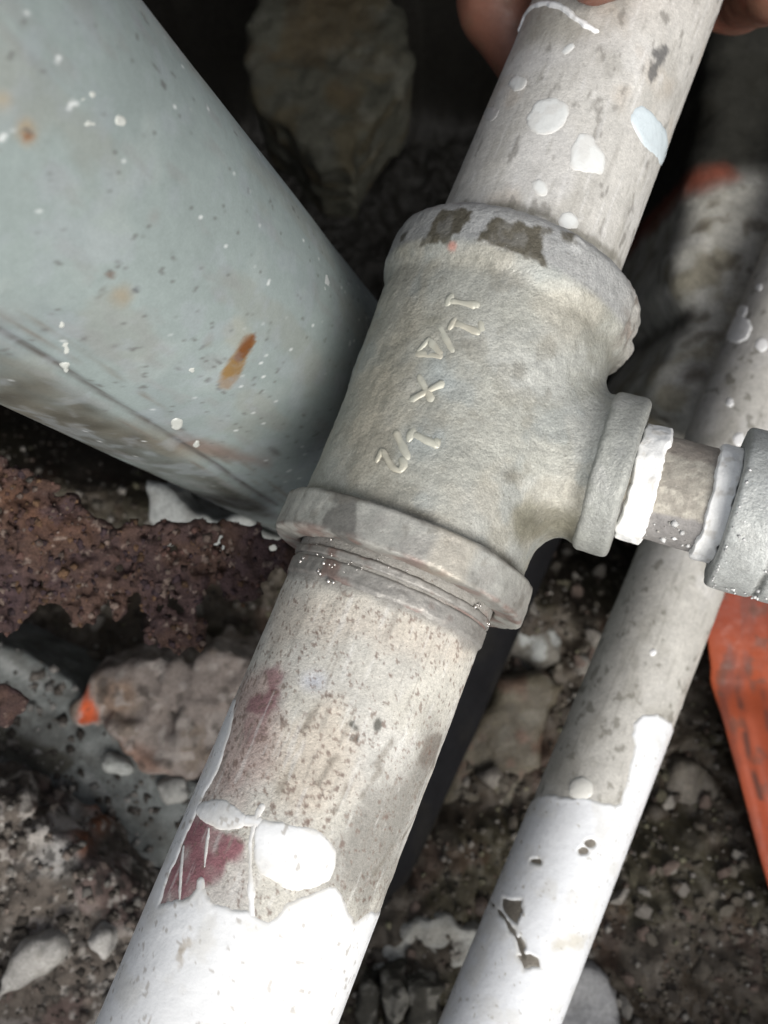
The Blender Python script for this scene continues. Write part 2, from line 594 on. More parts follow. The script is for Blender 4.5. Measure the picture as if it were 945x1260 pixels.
# ------------------------------------------------------------------ chunks of rubble
def chunk(name, label, cat, outline, depth, thick, colour, mat, res=1.4, r=4.0, rough=2.0, rsize=9, tilt=(0, 0), wob=2.0, seed=1, relief=None, parent=None, origin_low=True):
    pts = np.array([at(x, y, depth)[:2] for x, y in outline])
    c = pts.mean(0)
    z0 = CAM[2] - depth
    lo = np.array([pts[:, 0].min() - 5, pts[:, 1].min() - 5, 0]); hi = np.array([pts[:, 0].max() + 5, pts[:, 1].max() + 5, 0])
    sx, sy = hi[:2] - lo[:2]
    ext = abs(tilt[0]) * sx / 2 + abs(tilt[1]) * sy / 2 + rough * 2 + 4
    lo[2], hi[2] = z0 - thick - ext, z0 + ext
    def f(P):
        sh = P.shape
        d2 = -sd_poly(P[:, :, 0, 0], P[:, :, 0, 1], pts)
        wv = fbm(np.stack([P[:, :, 0, 0], P[:, :, 0, 1], 0 * d2], -1), 9, 3, seed + 5) * wob
        d2 = np.repeat((d2 + wv)[:, :, None], sh[2], 2)
        zp = P[..., 2] - z0 + thick / 2 - tilt[0] * (P[..., 0] - c[0]) - tilt[1] * (P[..., 1] - c[1])
        if relief is not None:
            zp = zp - np.repeat(relief(P[:, :, 0, 0], P[:, :, 0, 1])[:, :, None], sh[2], 2)
        q1, q2 = d2 + r, np.abs(zp) - thick / 2 + min(r, thick / 2)
        rr = np.hypot(np.maximum(q1, 0), np.maximum(q2, 0)) + np.minimum(np.maximum(q1, q2), 0) - min(r, thick / 2)
        near = np.abs(rr) < rough * 2 + 3
        out = rr.copy()
        out[near] += rough * fbm(P[near], rsize, 4, seed)
        return out
    V, Fq = surface_nets(f, lo, hi, res)
    C = colour(V)
    o = mesh_obj(name, V, Fq, mat, parent, C, origin=(c[0], c[1], z0 - thick) if origin_low else None)
    if label: tag(o, label, cat)
    return o

def pxmask(V, pts, depth, soft=2.0):
    q = np.array([at(x, y, depth)[:2] for x, y in pts])
    return smooth(-soft, soft, sd_poly(V[:, 0], V[:, 1], q) + 1.2 * fbm(V, 5, 3, 77))

def flatcol(base, *layers):
    def f(V):
        c = np.zeros_like(V) + np.asarray(base)
        for (size, lo, hi, colr, amt, sd) in layers:
            c = mix(c, colr, smooth(lo, hi, fbm(V, size, 3, sd)) * amt)
        return c
    return f

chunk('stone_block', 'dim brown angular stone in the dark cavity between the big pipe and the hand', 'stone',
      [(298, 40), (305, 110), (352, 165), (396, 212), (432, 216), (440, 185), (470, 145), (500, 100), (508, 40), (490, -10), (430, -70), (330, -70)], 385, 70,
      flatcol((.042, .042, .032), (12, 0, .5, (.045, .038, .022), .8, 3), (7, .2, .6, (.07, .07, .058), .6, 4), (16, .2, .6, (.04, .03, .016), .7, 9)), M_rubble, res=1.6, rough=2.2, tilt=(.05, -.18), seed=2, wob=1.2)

def c_white(V):
    return flatcol((.52, .54, .52), (6, .2, .6, (.30, .30, .28), .6, 3))(V)
chunk('plaster_chunk', 'pale grey white plaster chunk showing under the big grey pipe above the rusty sheet', 'plaster chunk',
      [(180, 592), (200, 600), (262, 640), (300, 640), (345, 662), (345, 690), (270, 690), (200, 668), (184, 640)], 318, 60, c_white, M_rubble, res=1.2, rough=1.0, seed=8, r=2.5)

def c_slab(V):
    c = flatcol((.115, .123, .12), (16, -.2, .5, (.09, .098, .096), .7, 3), (5, .1, .6, (.20, .21, .205), .5, 6), (3, .3, .6, (.07, .07, .065), .6, 9))(V)
    dg = np.stack([(V[:, 0] * .8 - V[:, 1] * .6) * .25, V[:, 0] * .6 + V[:, 1] * .8, 0 * V[:, 0]], -1)
    c = mix(c, (.25, .26, .255), smooth(.2, .7, fbm(dg, 5, 4, 12)) * .55)
    c = mix(c, (.06, .06, .055), smooth(.25, .65, fbm(dg, 4, 4, 13)) * .6)
    c = mix(c, (.05, .048, .04), pxmask(V, [(-40, 880), (20, 903), (60, 918), (92, 938), (72, 958), (30, 948), (-40, 928)], 326, .9))
    c = mix(c, (.30, .31, .30), pxmask(V, [(-40, 925), (40, 955), (110, 990), (110, 1010), (40, 985), (-40, 950)], 326, 3) * .6)
    c = mix(c, (.11, .12, .12), pxmask(V, [(150, 955), (240, 985), (260, 1020), (200, 1010), (140, 980)], 326, 5) * .7)
    return c
chunk('grey_slab', 'smooth blue grey slab lying diagonally behind the lower pipe with a black stain', 'slab',
      [(-70, 765), (60, 822), (270, 985), (335, 1050), (255, 1125), (-70, 975)], 326, 66,
      c_slab, M_dark if False else M_rubble, res=1.5, rough=1.3, rsize=9, seed=11, r=1.6, tilt=(.02, -.03), wob=.9)

def c_pink(V):
    c = flatcol((.175, .15, .135), (10, .1, .5, (.13, .105, .085), .8, 3), (6, .25, .6, (.22, .20, .185), .6, 5))(V)
    c = mix(c, (.40, .075, .025), pxmask(V, [(104, 845), (116, 868), (118, 888), (94, 892), (96, 870)], 322, 1.0))
    c = mix(c, (.16, .11, .08), pxmask(V, [(115, 835), (160, 838), (165, 870), (150, 890), (120, 880)], 322, 3) * .8)
    c = mix(c, (.20, .12, .09), pxmask(V, [(140, 905), (190, 930), (205, 950), (160, 945)], 322, 3) * .8)
    c = mix(c, (.30, .275, .255), smooth(.25, .6, fbm(V, 3.2, 3, 251)) * .6)
    c = mix(c, (.05, .042, .036), smooth(.35, .65, fbm(V, 4.0, 3, 252)) * .7)
    return c
chunk('broken_stone', 'pinkish grey broken stone with an orange painted corner beside the lower pipe', 'stone',
      [(98, 860), (96, 890), (140, 915), (170, 945), (205, 950), (225, 960), (262, 945), (290, 920), (310, 860), (320, 820), (262, 800), (235, 830), (205, 800), (160, 800), (120, 820)], 322, 64,
      c_pink, M_rubble, res=1.2, rough=3.6, rsize=9, seed=14)

chunk('mortar_lump', 'small whitish mortar lump resting on the blue grey slab', 'mortar lump', ellpix(140, 944, 20, 12, 20), 321, 9, flatcol((.30, .31, .295)), M_rubble, res=.8, rough=2.4, r=3, seed=3)
chunk('mortar_lump', 'small pale mortar lump at the edge of the lower pipe beside the grey slab', 'mortar lump', ellpix(212, 975, 16, 14), 321, 9, flatcol((.27, .27, .255)), M_rubble, res=.8, rough=2.6, r=3, seed=4)

def c_bank(V):
    c = flatcol((.10, .085, .072), (11, 0, .5, (.065, .058, .05), .8, 3), (7, .3, .6, (.22, .20, .185), .7, 5), (18, .2, .6, (.10, .065, .06), .6, 8))(V)
    c = mix(c, (.13, .05, .025), pxmask(V, [(58, 985), (95, 1000), (112, 1030), (100, 1060), (75, 1040), (58, 1010)], 292, 2.5) * .85)
    c = mix(c, (.46, .45, .43), pxmask(V, [(50, 1020), (80, 1040), (95, 1065), (70, 1080), (45, 1075)], 292, 3) * .7)
    c = mix(c, (.44, .43, .41), pxmask(V, [(10, 940), (40, 965), (30, 975), (0, 950)], 292, 1.5) * .8)
    c = mix(c, (.04, .036, .03), pxmask(V, [(88, 988), (118, 1000), (115, 1020), (95, 1005)], 292, 1.0) * .8)
    c = mix(c, (.33, .31, .285), smooth(.42, .62, fbm(V, 2.6, 3, 241) + (.45) * fbm(V, 14, 2, 242)) * .75)
    c = mix(c, (.025, .022, .02), smooth(.30, .55, fbm(V, 3.0, 3, 243) + .2 * fbm(V, 12, 2, 244)) * .8)
    return c
chunk('concrete_lump', 'rough dirty concrete lump with a rust brown stain filling the bottom left corner', 'concrete lump',
      [(-90, 965), (0, 985), (32, 1012), (55, 1030), (100, 1040), (112, 1065), (148, 1098), (168, 1125), (180, 1155), (215, 1210), (180, 1330), (-90, 1330)], 292, 70,
      c_bank, M_rubble, res=.95, rough=3.0, rsize=7, seed=21, r=6, tilt=(.05, -.04))
chunk('pale_stone', 'rounded pale stone beside the white painted end of the lower pipe', 'stone', [(105, 1160), (118, 1145), (135, 1150), (142, 1175), (132, 1195), (115, 1190)], 284, 12,
      flatcol((.36, .35, .33), (3, .1, .6, (.25, .24, .22), .6, 4)), M_rubble, res=.9, rough=1.5, seed=31, r=4)
chunk('pale_stone', 'long pale grey stone lying along the left edge near the bottom corner', 'stone', [(-20, 1225), (10, 1185), (40, 1165), (68, 1152), (75, 1170), (55, 1195), (20, 1230), (-20, 1250)], 285, 14,
      flatcol((.33, .32, .30), (3, .1, .6, (.22, .21, .19), .6, 4)), M_rubble, res=.9, rough=1.8, seed=33, r=4)

def c_board(V):
    c = flatcol((.12, .105, .075), (14, 0, .5, (.07, .058, .04), .8, 3), (7, .2, .6, (.16, .15, .125), .5, 5), (9, .4, .7, (.14, .07, .05), .5, 8))(V)
    return c
chunk('brown_slab', 'mud brown slab between the main pipe and the smaller right pipe', 'slab',
      [(612, 838), (665, 828), (690, 845), (672, 900), (668, 960), (640, 1040), (600, 1120), (560, 1140), (490, 1142), (480, 1110)], 350, 26,
      c_board, M_wet, res=1.4, rough=1.8, rsize=12, seed=41, tilt=(.06, .0))
chunk('plaster_chunk', 'pale grey plaster chunk at the bottom edge between the two white painted pipe ends', 'plaster chunk',
      [(474, 1150), (520, 1140), (575, 1138), (604, 1150), (592, 1185), (555, 1222), (490, 1225), (452, 1200)], 320, 28,
      flatcol((.36, .36, .335), (7, .1, .5, (.30, .29, .26), .7, 4), (3, .3, .6, (.10, .09, .08), .7, 6)), M_rubble, res=1.0, rough=1.5, rsize=6, seed=44, r=2)
for k, (poly_, lab) in enumerate([
        ([(438, 1215), (452, 1208), (470, 1222), (462, 1270), (436, 1280)], 'dark jagged shard, leftmost of three at the bottom edge by the pale plaster'),
        ([(474, 1212), (492, 1205), (500, 1230), (496, 1280), (470, 1280)], 'dark jagged shard, middle of three at the bottom edge by the pale plaster'),
        ([(502, 1220), (520, 1212), (538, 1222), (540, 1280), (505, 1280)], 'dark jagged shard, rightmost of three at the bottom edge by the pale plaster')]):
    tag(chunk('dark_shard', lab, 'shard', poly_, 306, 24, flatcol((.06, .057, .048), (3.5, .15, .5, (.26, .25, .22), .8, 5)), M_rubble, res=.9, rough=2.0, rsize=5, seed=50 + k, r=2), group='dark shards at the bottom edge')
chunk('pale_slab', 'pale grey slab corner at the bottom edge right of the white painted small pipe', 'slab',
      [(700, 1195), (735, 1200), (760, 1230), (775, 1300), (640, 1320), (655, 1240)], 312, 26, flatcol((.42, .42, .42), (8, .1, .5, (.28, .28, .28), .6, 4)), M_rubble, res=1.0, rough=2.2, rsize=7, seed=61, r=2.5)
chunk('flat_stone', 'smooth brown flat stone beside the right pipe below the red sheet', 'stone',
      [(835, 935), (858, 930), (880, 955), (898, 990), (905, 1025), (860, 1030), (815, 1030), (800, 1010)], 342, 26, flatcol((.12, .105, .085), (8, .1, .5, (.08, .068, .055), .7, 4)), M_wet, res=1.1, rough=1.2, seed=64, r=4, tilt=(.1, .05))
chunk('ringed_stone', 'small stone with a whitish crust beside the lower collar of the tee', 'stone',
      [(628, 775), (645, 768), (668, 772), (690, 790), (688, 815), (655, 825), (625, 815)], 362, 26, flatcol((.16, .15, .13), (5, .0, .4, (.42, .44, .43), .8, 5)), M_rubble, res=1.1, rough=2.2, seed=66, r=4)

def c_plaster(V):
    c = flatcol((.44, .43, .385), (16, .1, .6, (.27, .245, .18), .8, 3), (9, .2, .6, (.52, .515, .48), .6, 5), (7, .5, .8, (.14, .12, .09), .7, 7))(V)
    c = mix(c, (.011, .011, .008), pxmask(V, [(700, -150), (1100, -150), (1100, 190), (930, 205), (875, 222), (840, 222), (780, 225)], 345, 7) * .97)  # upper part coloured near black to stand for shade
    c = mix(c, (.26, .07, .04), pxmask(V, [(862, 195), (905, 190), (918, 205), (880, 222), (855, 225)], 345, 4) * .8)
    c = mix(c, (.08, .07, .06), pxmask(V, [(835, 385), (850, 382), (852, 395), (838, 402)], 345, 2) * .8)
    c = mix(c, (.09, .07, .05), pxmask(V, [(820, 465), (850, 458), (852, 472), (825, 480)], 345, 3) * .8)
    return c
chunk('plastered_block', 'pale plaster covered block behind the right pipe, shade painted near black over its top', 'plaster block',
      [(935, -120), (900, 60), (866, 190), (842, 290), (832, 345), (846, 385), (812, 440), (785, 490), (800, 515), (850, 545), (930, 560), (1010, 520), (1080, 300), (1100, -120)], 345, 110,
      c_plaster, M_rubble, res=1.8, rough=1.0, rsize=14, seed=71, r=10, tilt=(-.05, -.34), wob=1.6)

# ------------------------------------------------------------------ rusty sheet
def c_rust(V):
    c = np.zeros_like(V) + np.array([.050, .031, .029])
    c = mix(c, (.072, .042, .030), smooth(-.1, .5, fbm(V, 10, 3, 3)) * .7)
    c = mix(c, (.095, .045, .022), pxmask(V, [(-40, 560), (40, 600), (110, 650), (60, 665), (-40, 600)], 246, 6) * .6)
    c = mix(c, (.045, .028, .030), smooth(.1, .5, fbm(V, 6, 3, 5)) * .8)
    c = mix(c, (.24, .19, .16), smooth(.75, .95, fbm(V, 1.6, 2, 7)) * .6)
    return c
rust_out = [(-380, 480), (-70, 540), (5, 572), (60, 598), (95, 618), (128, 648), (160, 650), (172, 660), (200, 652), (240, 645), (300, 648), (345, 664), (372, 690), (352, 704), (336, 696), (324, 715), (305, 740), (285, 738),
            (262, 722), (245, 722), (243, 745), (247, 780), (240, 800), (215, 800), (182, 795), (180, 765), (172, 735), (166, 712), (160, 722), (158, 745), (142, 762), (140, 745), (145, 728),
            (128, 735), (118, 760), (95, 765), (75, 742), (60, 738), (30, 752), (10, 776), (-70, 780), (-380, 700)]
def rust_relief(x, y):
    return 3.0 * fbm(np.stack([x, y, 0 * x], -1), 22, 2, 90)
chunk('rusty_sheet', 'flaking dark brown rusty iron sheet with a ragged lower edge under the big grey pipe', 'rusty sheet',
      rust_out, 246, 3.6, c_rust, M_rust, res=.62, rough=2.6, rsize=3.4, seed=81, r=1.4, tilt=(-.05, .12), wob=.9, relief=rust_relief)
chunk('rusty_flake', 'small rusty iron flake with a ragged edge at the left edge below the rusty sheet', 'rusty flake',
      [(-50, 840), (0, 842), (20, 846), (34, 862), (30, 876), (18, 880), (8, 892), (-10, 896), (-50, 900)], 250, 3.4, c_rust, M_rust, res=.55, rough=1.3, rsize=4, seed=84, r=1.3, tilt=(.1, .05), wob=.8)

def litter(name, body, n, rlo, rhi, material, cols, squash, px0, px1, py0, py1):
    me = body.data
    co = np.empty(len(me.vertices) * 3, np.float32); me.vertices.foreach_get('co', co); co = co.reshape(-1, 3)
    no = np.empty(len(me.vertices) * 3, np.float32); me.vertices.foreach_get('normal', no); no = no.reshape(-1, 3)
    W = co / MM + WPOS[body.name]
    dep = CAM[2] - W[:, 2]
    px, py = W[:, 0] / dep * FPX + 472.5, 630 - W[:, 1] / dep * FPX
    ok = np.flatnonzero((no[:, 2] > .3) & (px > px0) & (px < px1) & (py > py0) & (py < py1))
    pick = rng.choice(ok, n)
    r_ = rng.uniform(0, 1, n) ** 2 * (rhi - rlo) + rlo
    return crumbs(name, [(*W[k], rr) for k, rr in zip(pick, r_)], material, cols, body, squash=squash)
litter('rust_flakes', bpy.data.objects['rusty_sheet'], 620, .35, 1.55, M_rust, [(.10, .055, .045), (.06, .035, .03), (.12, .07, .04), (.05, .032, .036), (.16, .12, .10)], .4, -20, 350, 540, 810)
litter('grit', bpy.data.objects['grey_slab'], 330, .5, 2.6, M_rubble, [(.10, .09, .08), (.16, .15, .14), (.06, .052, .045), (.22, .215, .205)], .6, -20, 300, 780, 1110)
litter('grit', bpy.data.objects['concrete_lump'], 700, .4, 2.4, M_rubble, [(.13, .115, .10), (.08, .07, .06), (.24, .225, .205), (.05, .043, .036), (.17, .14, .12)], .8, -20, 240, 950, 1280)

# ------------------------------------------------------------------ pipes: closed-form fit of axis to the measured outlines
def fit(l1, l2, R):
    def pl(a, b):
        n_ = np.cross(ray(*a), ray(*b)); return n_ / np.linalg.norm(n_)
    n1, n2 = pl(*l1), pl(*l2)
    d = np.cross(n1, n2); d /= np.linalg.norm(d)
    if d[1] > 0: d = -d
    mid = ray(*np.mean([*l1, *l2], 0))
    if n1 @ mid < 0: n1 = -n1
    if n2 @ mid < 0: n2 = -n2
    b = n1 + n2; b -= d * (b @ d); b /= np.linalg.norm(b)
    return CAM + b * (R / (n1 @ b)), d

# --- dark tube filling the dark band under the lower pipe
pa, pb = at(545, 872, 340), at(381, 1240, 334)
dk = Cyl(pa, pb - pa, 12.8)
dark = tube_mesh('dark_tube', dk, -88, 230, 1.5, 1.5, lambda S, T: .25 * fbm(np.stack([S, T, 0 * S], -1), 15, 2, 3),
                 lambda S, T, P: mix(np.zeros_like(P) + (.022, .022, .024), (.035, .033, .03), smooth(.1, .6, fbm(P, 14, 3, 5)) * .6), M_dark)
tag(dark, 'dark grey tube running below the main pipe', 'pipe')

# --- big grey pipe on the left
Pb, db = fit(((173, 0), (453, 357)), ((0, 492), (335, 648)), 36.5)
big = Cyl(Pb, db, 36.5)
big.P = big.P + big.d * 190
big.__init__(big.P, big.d, 36.5)
def bp(pts): return big.poly(pts)
BIG_STAIN = [(bp([(300, 414), (310, 412), (314, 420), (304, 440), (290, 470), (280, 480), (270, 476), (270, 460), (284, 440)]), (.20, .125, .05), 1.0, .5),
             (bp([(300, 413), (313, 412), (313, 420), (303, 438), (292, 448), (288, 440)]), (.13, .05, .015), 1.0, .5),
             (bp([(288, 388), (302, 392), (308, 410), (290, 430), (276, 420), (274, 405)]), (.24, .24, .20), .6, 1.2),
             (bp(ellpix(257, 418, 5, 10, 30)), (.17, .17, .15), .7, .7),
             (bp(ellpix(33, 163, 10, 13)), (.30, .22, .13), .8, 1.2), (bp(ellpix(34, 168, 6, 4)), (.18, .06, .015), .9, .5),
             (bp(ellpix(4, 124, 8, 8)), (.35, .26, .13), .7, 1.0),
             (bp(ellpix(150, 364, 12, 11)), (.22, .18, .12), .75, 1.6), (bp(ellpix(190, 267, 6, 9, 20)), (.20, .20, .19), .6, 1.2),
             (bp(ellpix(166, 357, 3, 3)), (.03, .03, .03), .9, .4), (bp(ellpix(125, 360, 3, 8, 30)), (.12, .12, .11), .7, .5), (bp(ellpix(103, 417, 4, 3)), (.06, .06, .06), .8, .4),
             (bp(ellpix(54, 407, 4, 3)), (.06, .06, .06), .8, .4), (bp(ellpix(136, 338, 5, 4)), (.12, .08, .06), .8, .5), (bp(ellpix(140, 426, 4, 2)), (.07, .07, .07), .8, .4),
             (bp(ellpix(338, 556, 4, 9, -50)), (.06, .055, .05), .75, .8),
             (bp([(0, 462), (60, 492), (110, 506), (200, 535), (280, 556), (280, 564), (200, 552), (110, 530), (80, 535), (30, 512), (0, 498)]), (.145, .105, .055), .55, 4.5),
             (bp([(215, 535), (255, 542), (330, 566), (332, 574), (260, 562), (215, 548)]), (.16, .10, .085), .6, 2.2)]
crease = bp([(-40, 382), (0, 408), (70, 448), (130, 488), (200, 532), (270, 575), (340, 622)])
BSIDE = 1 if bp([(60, 520)])[0][1] > bp([(60, 300)])[0][1] else -1
def big_h(S, T):
    ln = sd_line(S, T, crease, 0)
    h = -.35 * np.exp(-(ln / .7) ** 2) + .25 * fbm(np.stack([S, T, 0 * S], -1), 30, 2, 5)
    Tc = np.interp(S, *zip(*sorted(crease)))
    return h + .8 * smooth(0, 2.5, (T - Tc) * BSIDE)
def big_c(S, T, P):
    c = np.zeros_like(P) + np.array([.215, .252, .243])
    c = mix(c, (.18, .21, .21), smooth(0, .6, fbm(P, 26, 3, 21)) * .7)
    c = mix(c, (.26, .292, .28), smooth(.2, .7, fbm(P, 14, 3, 22)) * .5)
    for poly_, colr, amt, soft in BIG_STAIN:
        sd = sd_poly(S, T, poly_) + .35 * fbm(P, 1.8, 3, 25)
        c = mix(c, colr, smooth(-soft, soft, sd) * amt)
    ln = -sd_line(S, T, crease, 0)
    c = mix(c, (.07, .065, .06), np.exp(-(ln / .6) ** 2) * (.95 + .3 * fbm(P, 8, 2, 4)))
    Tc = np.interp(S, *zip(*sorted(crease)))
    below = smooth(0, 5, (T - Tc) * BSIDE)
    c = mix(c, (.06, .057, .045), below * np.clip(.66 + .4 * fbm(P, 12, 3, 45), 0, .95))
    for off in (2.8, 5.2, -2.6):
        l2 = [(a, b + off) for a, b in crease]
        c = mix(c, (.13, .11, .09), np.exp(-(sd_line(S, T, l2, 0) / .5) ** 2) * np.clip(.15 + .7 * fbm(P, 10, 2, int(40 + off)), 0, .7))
    zone = smooth(-.2, .6, fbm(P, 28, 3, 36))
    c = mix(c, (.20, .18, .14), smooth(.25, .7, fbm(np.stack([S * .35, T, 0 * S], -1), 9, 4, 46)) * .24)
    c = mix(c, (.20, .205, .20), smooth(.35, .7, fbm(np.stack([S * .3, T, 0 * S], -1), 3.5, 4, 47)) * .4)
    sc_ = fbm(np.stack([S * .8, T, 0 * S], -1), 1.5, 3, 33)
    c = mix(c, (.10, .10, .095), smooth(.84, .95, sc_ + .10 * zone) * .75)
    sc2 = fbm(np.stack([S, T * .8, 0 * S], -1), 1.2, 3, 35)
    c = mix(c, (.62, .64, .63), smooth(1.0, 1.1, sc2 + .10 * fbm(P, 20, 2, 37)) * .8)
    c = mix(c, (.25, .275, .29), smooth(.1, .6, fbm(P, 5, 4, 38)) * .35)
    return c
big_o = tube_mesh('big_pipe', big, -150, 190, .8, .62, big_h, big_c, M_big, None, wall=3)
tag(big_o, 'big grey galvanised pipe on the left with a rust spot and a long crease', 'pipe')
def white_col(S, T, f):
    P = np.stack([S, T, 0 * S], -1)
    c = np.zeros(S.shape + (3,)) + np.array([.80, .80, .79])
    return mix(c, (.55, .53, .47), smooth(.55, .8, fbm(P, 2.0, 3, 51)) * .35)
def splash(cyl, pix, parent, thick=.5, name='paint_splash', colour=white_col, rim=.9, wob=.2, seed=3, step=.3, edge=0):
    pl_ = chaikin(cyl.poly(pix)) if len(pix) < 16 else cyl.poly(pix)
    return paint_patch(name, cyl, lambda S, T: sd_poly(S, T, pl_), bbox_of(pl_), step, thick, M_paint, parent, colour, rim=rim, wob=wob, seed=seed, edge=edge)
splash(big, ellpix(97, 490, 17, 9, 5), big_o, .4, wob=1.0, seed=6, rim=.4, colour=lambda S, T, f: np.zeros(S.shape + (3,)) + (.58, .58, .55))
for k, (x, y, r) in enumerate([(113, 152, 6), (150, 149, 6), (115, 115, 4), (81, 429, 7), (81, 454, 6), (218, 522, 6), (242, 547, 4), (103, 122, 3.5), (236, 456, 4), (150, 531, 4), (222, 568, 3.5), (83, 507, 5),
                               (58, 516, 3.5), (77, 399, 3.5), (395, 342, 11), (125, 606, 6)]):
    if k in (14,):
        splash(big, ellpix(x, y, 8, 14, -25), big_o, .15, wob=.8, seed=k, rim=.6, colour=lambda S, T, f: np.zeros(S.shape + (3,)) + (.48, .50, .49))
    else:
        splash(big, ellpix(x, y, r, r * .8, 20 * k), big_o, .1, wob=.6, seed=k, rim=.6, step=.2, colour=lambda S, T, f: np.zeros(S.shape + (3,)) + (.46, .475, .44))

# --- smaller white painted pipe on the right
Pr, dr = fit(((944, 294), (540, 1260)), ((890, 735), (690, 1260)), 13.35)
rp = Cyl(Pr, dr, 13.35)
CHIPS = [ellpix(726, 1038, 7, 5), ellpix(718, 1047, 7, 5), ellpix(660, 1060, 7, 5), [(618, 1105), (642, 1108), (644, 1122), (636, 1136), (625, 1128), (618, 1115)],
         [(638, 1176), (650, 1174), (662, 1180), (667, 1192), (655, 1188), (645, 1193)], [(640, 1150), (648, 1165), (642, 1172), (636, 1160)]]
CRACK = [(601, 1107), (612, 1118), (622, 1131), (632, 1148), (640, 1163), (645, 1178)]
def c_right(S, T, P):
    c = np.zeros_like(P) + np.array([.50, .485, .445])
    c = mix(c, (.37, .355, .315), smooth(0, .5, fbm(P, 9, 4, 61)) * .7)
    c = mix(c, (.56, .55, .53), smooth(.1, .6, fbm(P, 12, 3, 62)) * .5)
    c = mix(c, (.15, .14, .11), smooth(.45, .65, fbm(P, 3.0, 3, 63)) * .6)
    sx = fbm(np.stack([S * .10, T, 0 * S], -1), .9, 3, 64)
    c = mix(c, (.30, .285, .25), smooth(.5, .8, sx) * .45)
    for ch in CHIPS:
        sd = sd_poly(S, T, rp.poly(ch))
        c = mix(c, (.11, .092, .068), smooth(-.9, .3, sd + .4 * fbm(P, 1.3, 3, 65)) * .85)
    c = mix(c, (.08, .068, .052), smooth(-.5, .2, sd_line(S, T, rp.poly(CRACK), .5)) * .85)
    return c
right = tube_mesh('right_pipe', rp, -300, 60, .6, .45, lambda S, T: .08 * fbm(np.stack([S, T, 0 * S], -1), 6, 3, 3), c_right, M_zinc, None)
right.name = 'painted_pipe'; WPOS['painted_pipe'] = WPOS['right_pipe']
tag(right, 'smaller grey pipe on the right, its lower end coated in white paint', 'pipe')
def R_(p): return rp.poly(p)
Rm = rp.R
coat_line = R_([(640, 1010), (648, 988), (662, 981), (690, 980), (720, 983), (745, 988), (764, 990), (770, 962), (777, 935), (782, 918), (778, 905), (779, 890), (790, 881), (808, 879), (822, 886), (830, 898), (831, 912)])
tl = -Rm * math.pi
s_end = 58
coat_poly = [(s_end, -Rm * 2.6), (coat_line[0][0] + 2, -Rm * 2.6)] + [(coat_line[0][0], coat_line[0][1])] + coat_line[1:] + [(coat_line[-1][0], Rm * 2.0), (coat_line[-1][0] + 18, Rm * 2.6), (s_end, Rm * 2.6)]
chips = [R_(c_) for c_ in CHIPS]
crack = R_(CRACK)
def coat_field(S, T):
    f = sd_poly(S, T, coat_poly)
    f = np.minimum(f, 3)
    for c_ in chips:
        f = np.minimum(f, -sd_poly(S, T, c_) + .1)
    f = np.minimum(f, -sd_line(S, T, crack, .35))
    return f
def coat_col(S, T, f):
    P = np.stack([S, T, 0 * S], -1)
    c = np.zeros(S.shape + (3,)) + np.array([.72, .735, .75])
    c = mix(c, (.60, .59, .55), smooth(.2, .7, fbm(P, 6, 4, 55)) * .45)
    c = mix(c, (.52, .50, .45), smooth(.9, .1, f + .5 * fbm(P, 2.5, 3, 56)) * .4)
    st = sd_poly(S, T, R_(ellpix(700, 1160, 22, 10, -15)))
    c = mix(c, (.50, .46, .36), smooth(-1.5, 1.5, st + .9 * fbm(P, 1.6, 3, 57)) * .65)
    c = mix(c, (.40, .38, .33), smooth(.95, 1.1, fbm(P, 1.0, 2, 58)) * .8)
    return c
paint_patch('paint_coat', rp, coat_field, (min(p[0] for p in coat_line) - 2, s_end, -Rm * 2.5, Rm * 2.5), .35, .24, M_paint, right, coat_col, rim=.7, wob=.4, seed=12, edge=.06)
splash(rp, ellpix(715, 971, 15, 14), right, .55, seed=21, rim=1.8, wob=.4, colour=lambda S, T, f: np.zeros(S.shape + (3,)) + (.68, .67, .62))
for k, (x, y, a, b) in enumerate([(908, 405, 18, 16), (909, 540, 8, 8), (898, 494, 5, 5), (912, 383, 8, 7), (938, 424, 8, 9), (934, 354, 5, 4), (803, 803, 5, 5), (866, 880, 4, 4)]):
    splash(rp, ellpix(x, y, a, b, -40), right, .3, seed=30 + k, rim=.8, wob=.35)

# --- red plastic sheet
def ribbon(name, rows, depthf, nu, nv, thick, colour, mat):
    """sheet spanned between a left and a right edge line given as photo points with a depth; folded lengthwise"""
    L = np.array([at(x, y, d_) for (x, y, d_) in rows[0]]); Rr = np.array([at(x, y, d_) for (x, y, d_) in rows[1]])
    tL = np.linspace(0, 1, len(L)); u = np.linspace(0, 1, nu)
    Lc = np.stack([np.interp(u, tL, L[:, k]) for k in range(3)], 1); Rc = np.stack([np.interp(u, tL, Rr[:, k]) for k in range(3)], 1)
    v = np.linspace(0, 1, nv)
    P = Lc[:, None] * (1 - v)[None, :, None] + Rc[:, None] * v[None, :, None]
    U, Vv = np.meshgrid(u, v, indexing='ij')
    P[..., 2] += depthf(U, Vv)
    V = np.concatenate([P.reshape(-1, 3), (P - (0, 0, thick)).reshape(-1, 3)])
    F1 = grid_faces(nu, nv); m = nu * nv
    edges = []
    for i in range(nu - 1):
        edges += [[i * nv, (i + 1) * nv, m + (i + 1) * nv, m + i * nv], [(i + 1) * nv + nv - 1, i * nv + nv - 1, m + i * nv + nv - 1, m + (i + 1) * nv + nv - 1]]
    for j in range(nv - 1):
        edges += [[j + 1, j, m + j, m + j + 1], [(nu - 1) * nv + j, (nu - 1) * nv + j + 1, m + (nu - 1) * nv + j + 1, m + (nu - 1) * nv + j]]
    Fq = np.concatenate([F1, F1[:, ::-1] + m, np.array(edges)])
    C = colour(U, Vv, P)
    return mesh_obj(name, V, Fq, mat, None, np.concatenate([C.reshape(-1, 3)] * 2))
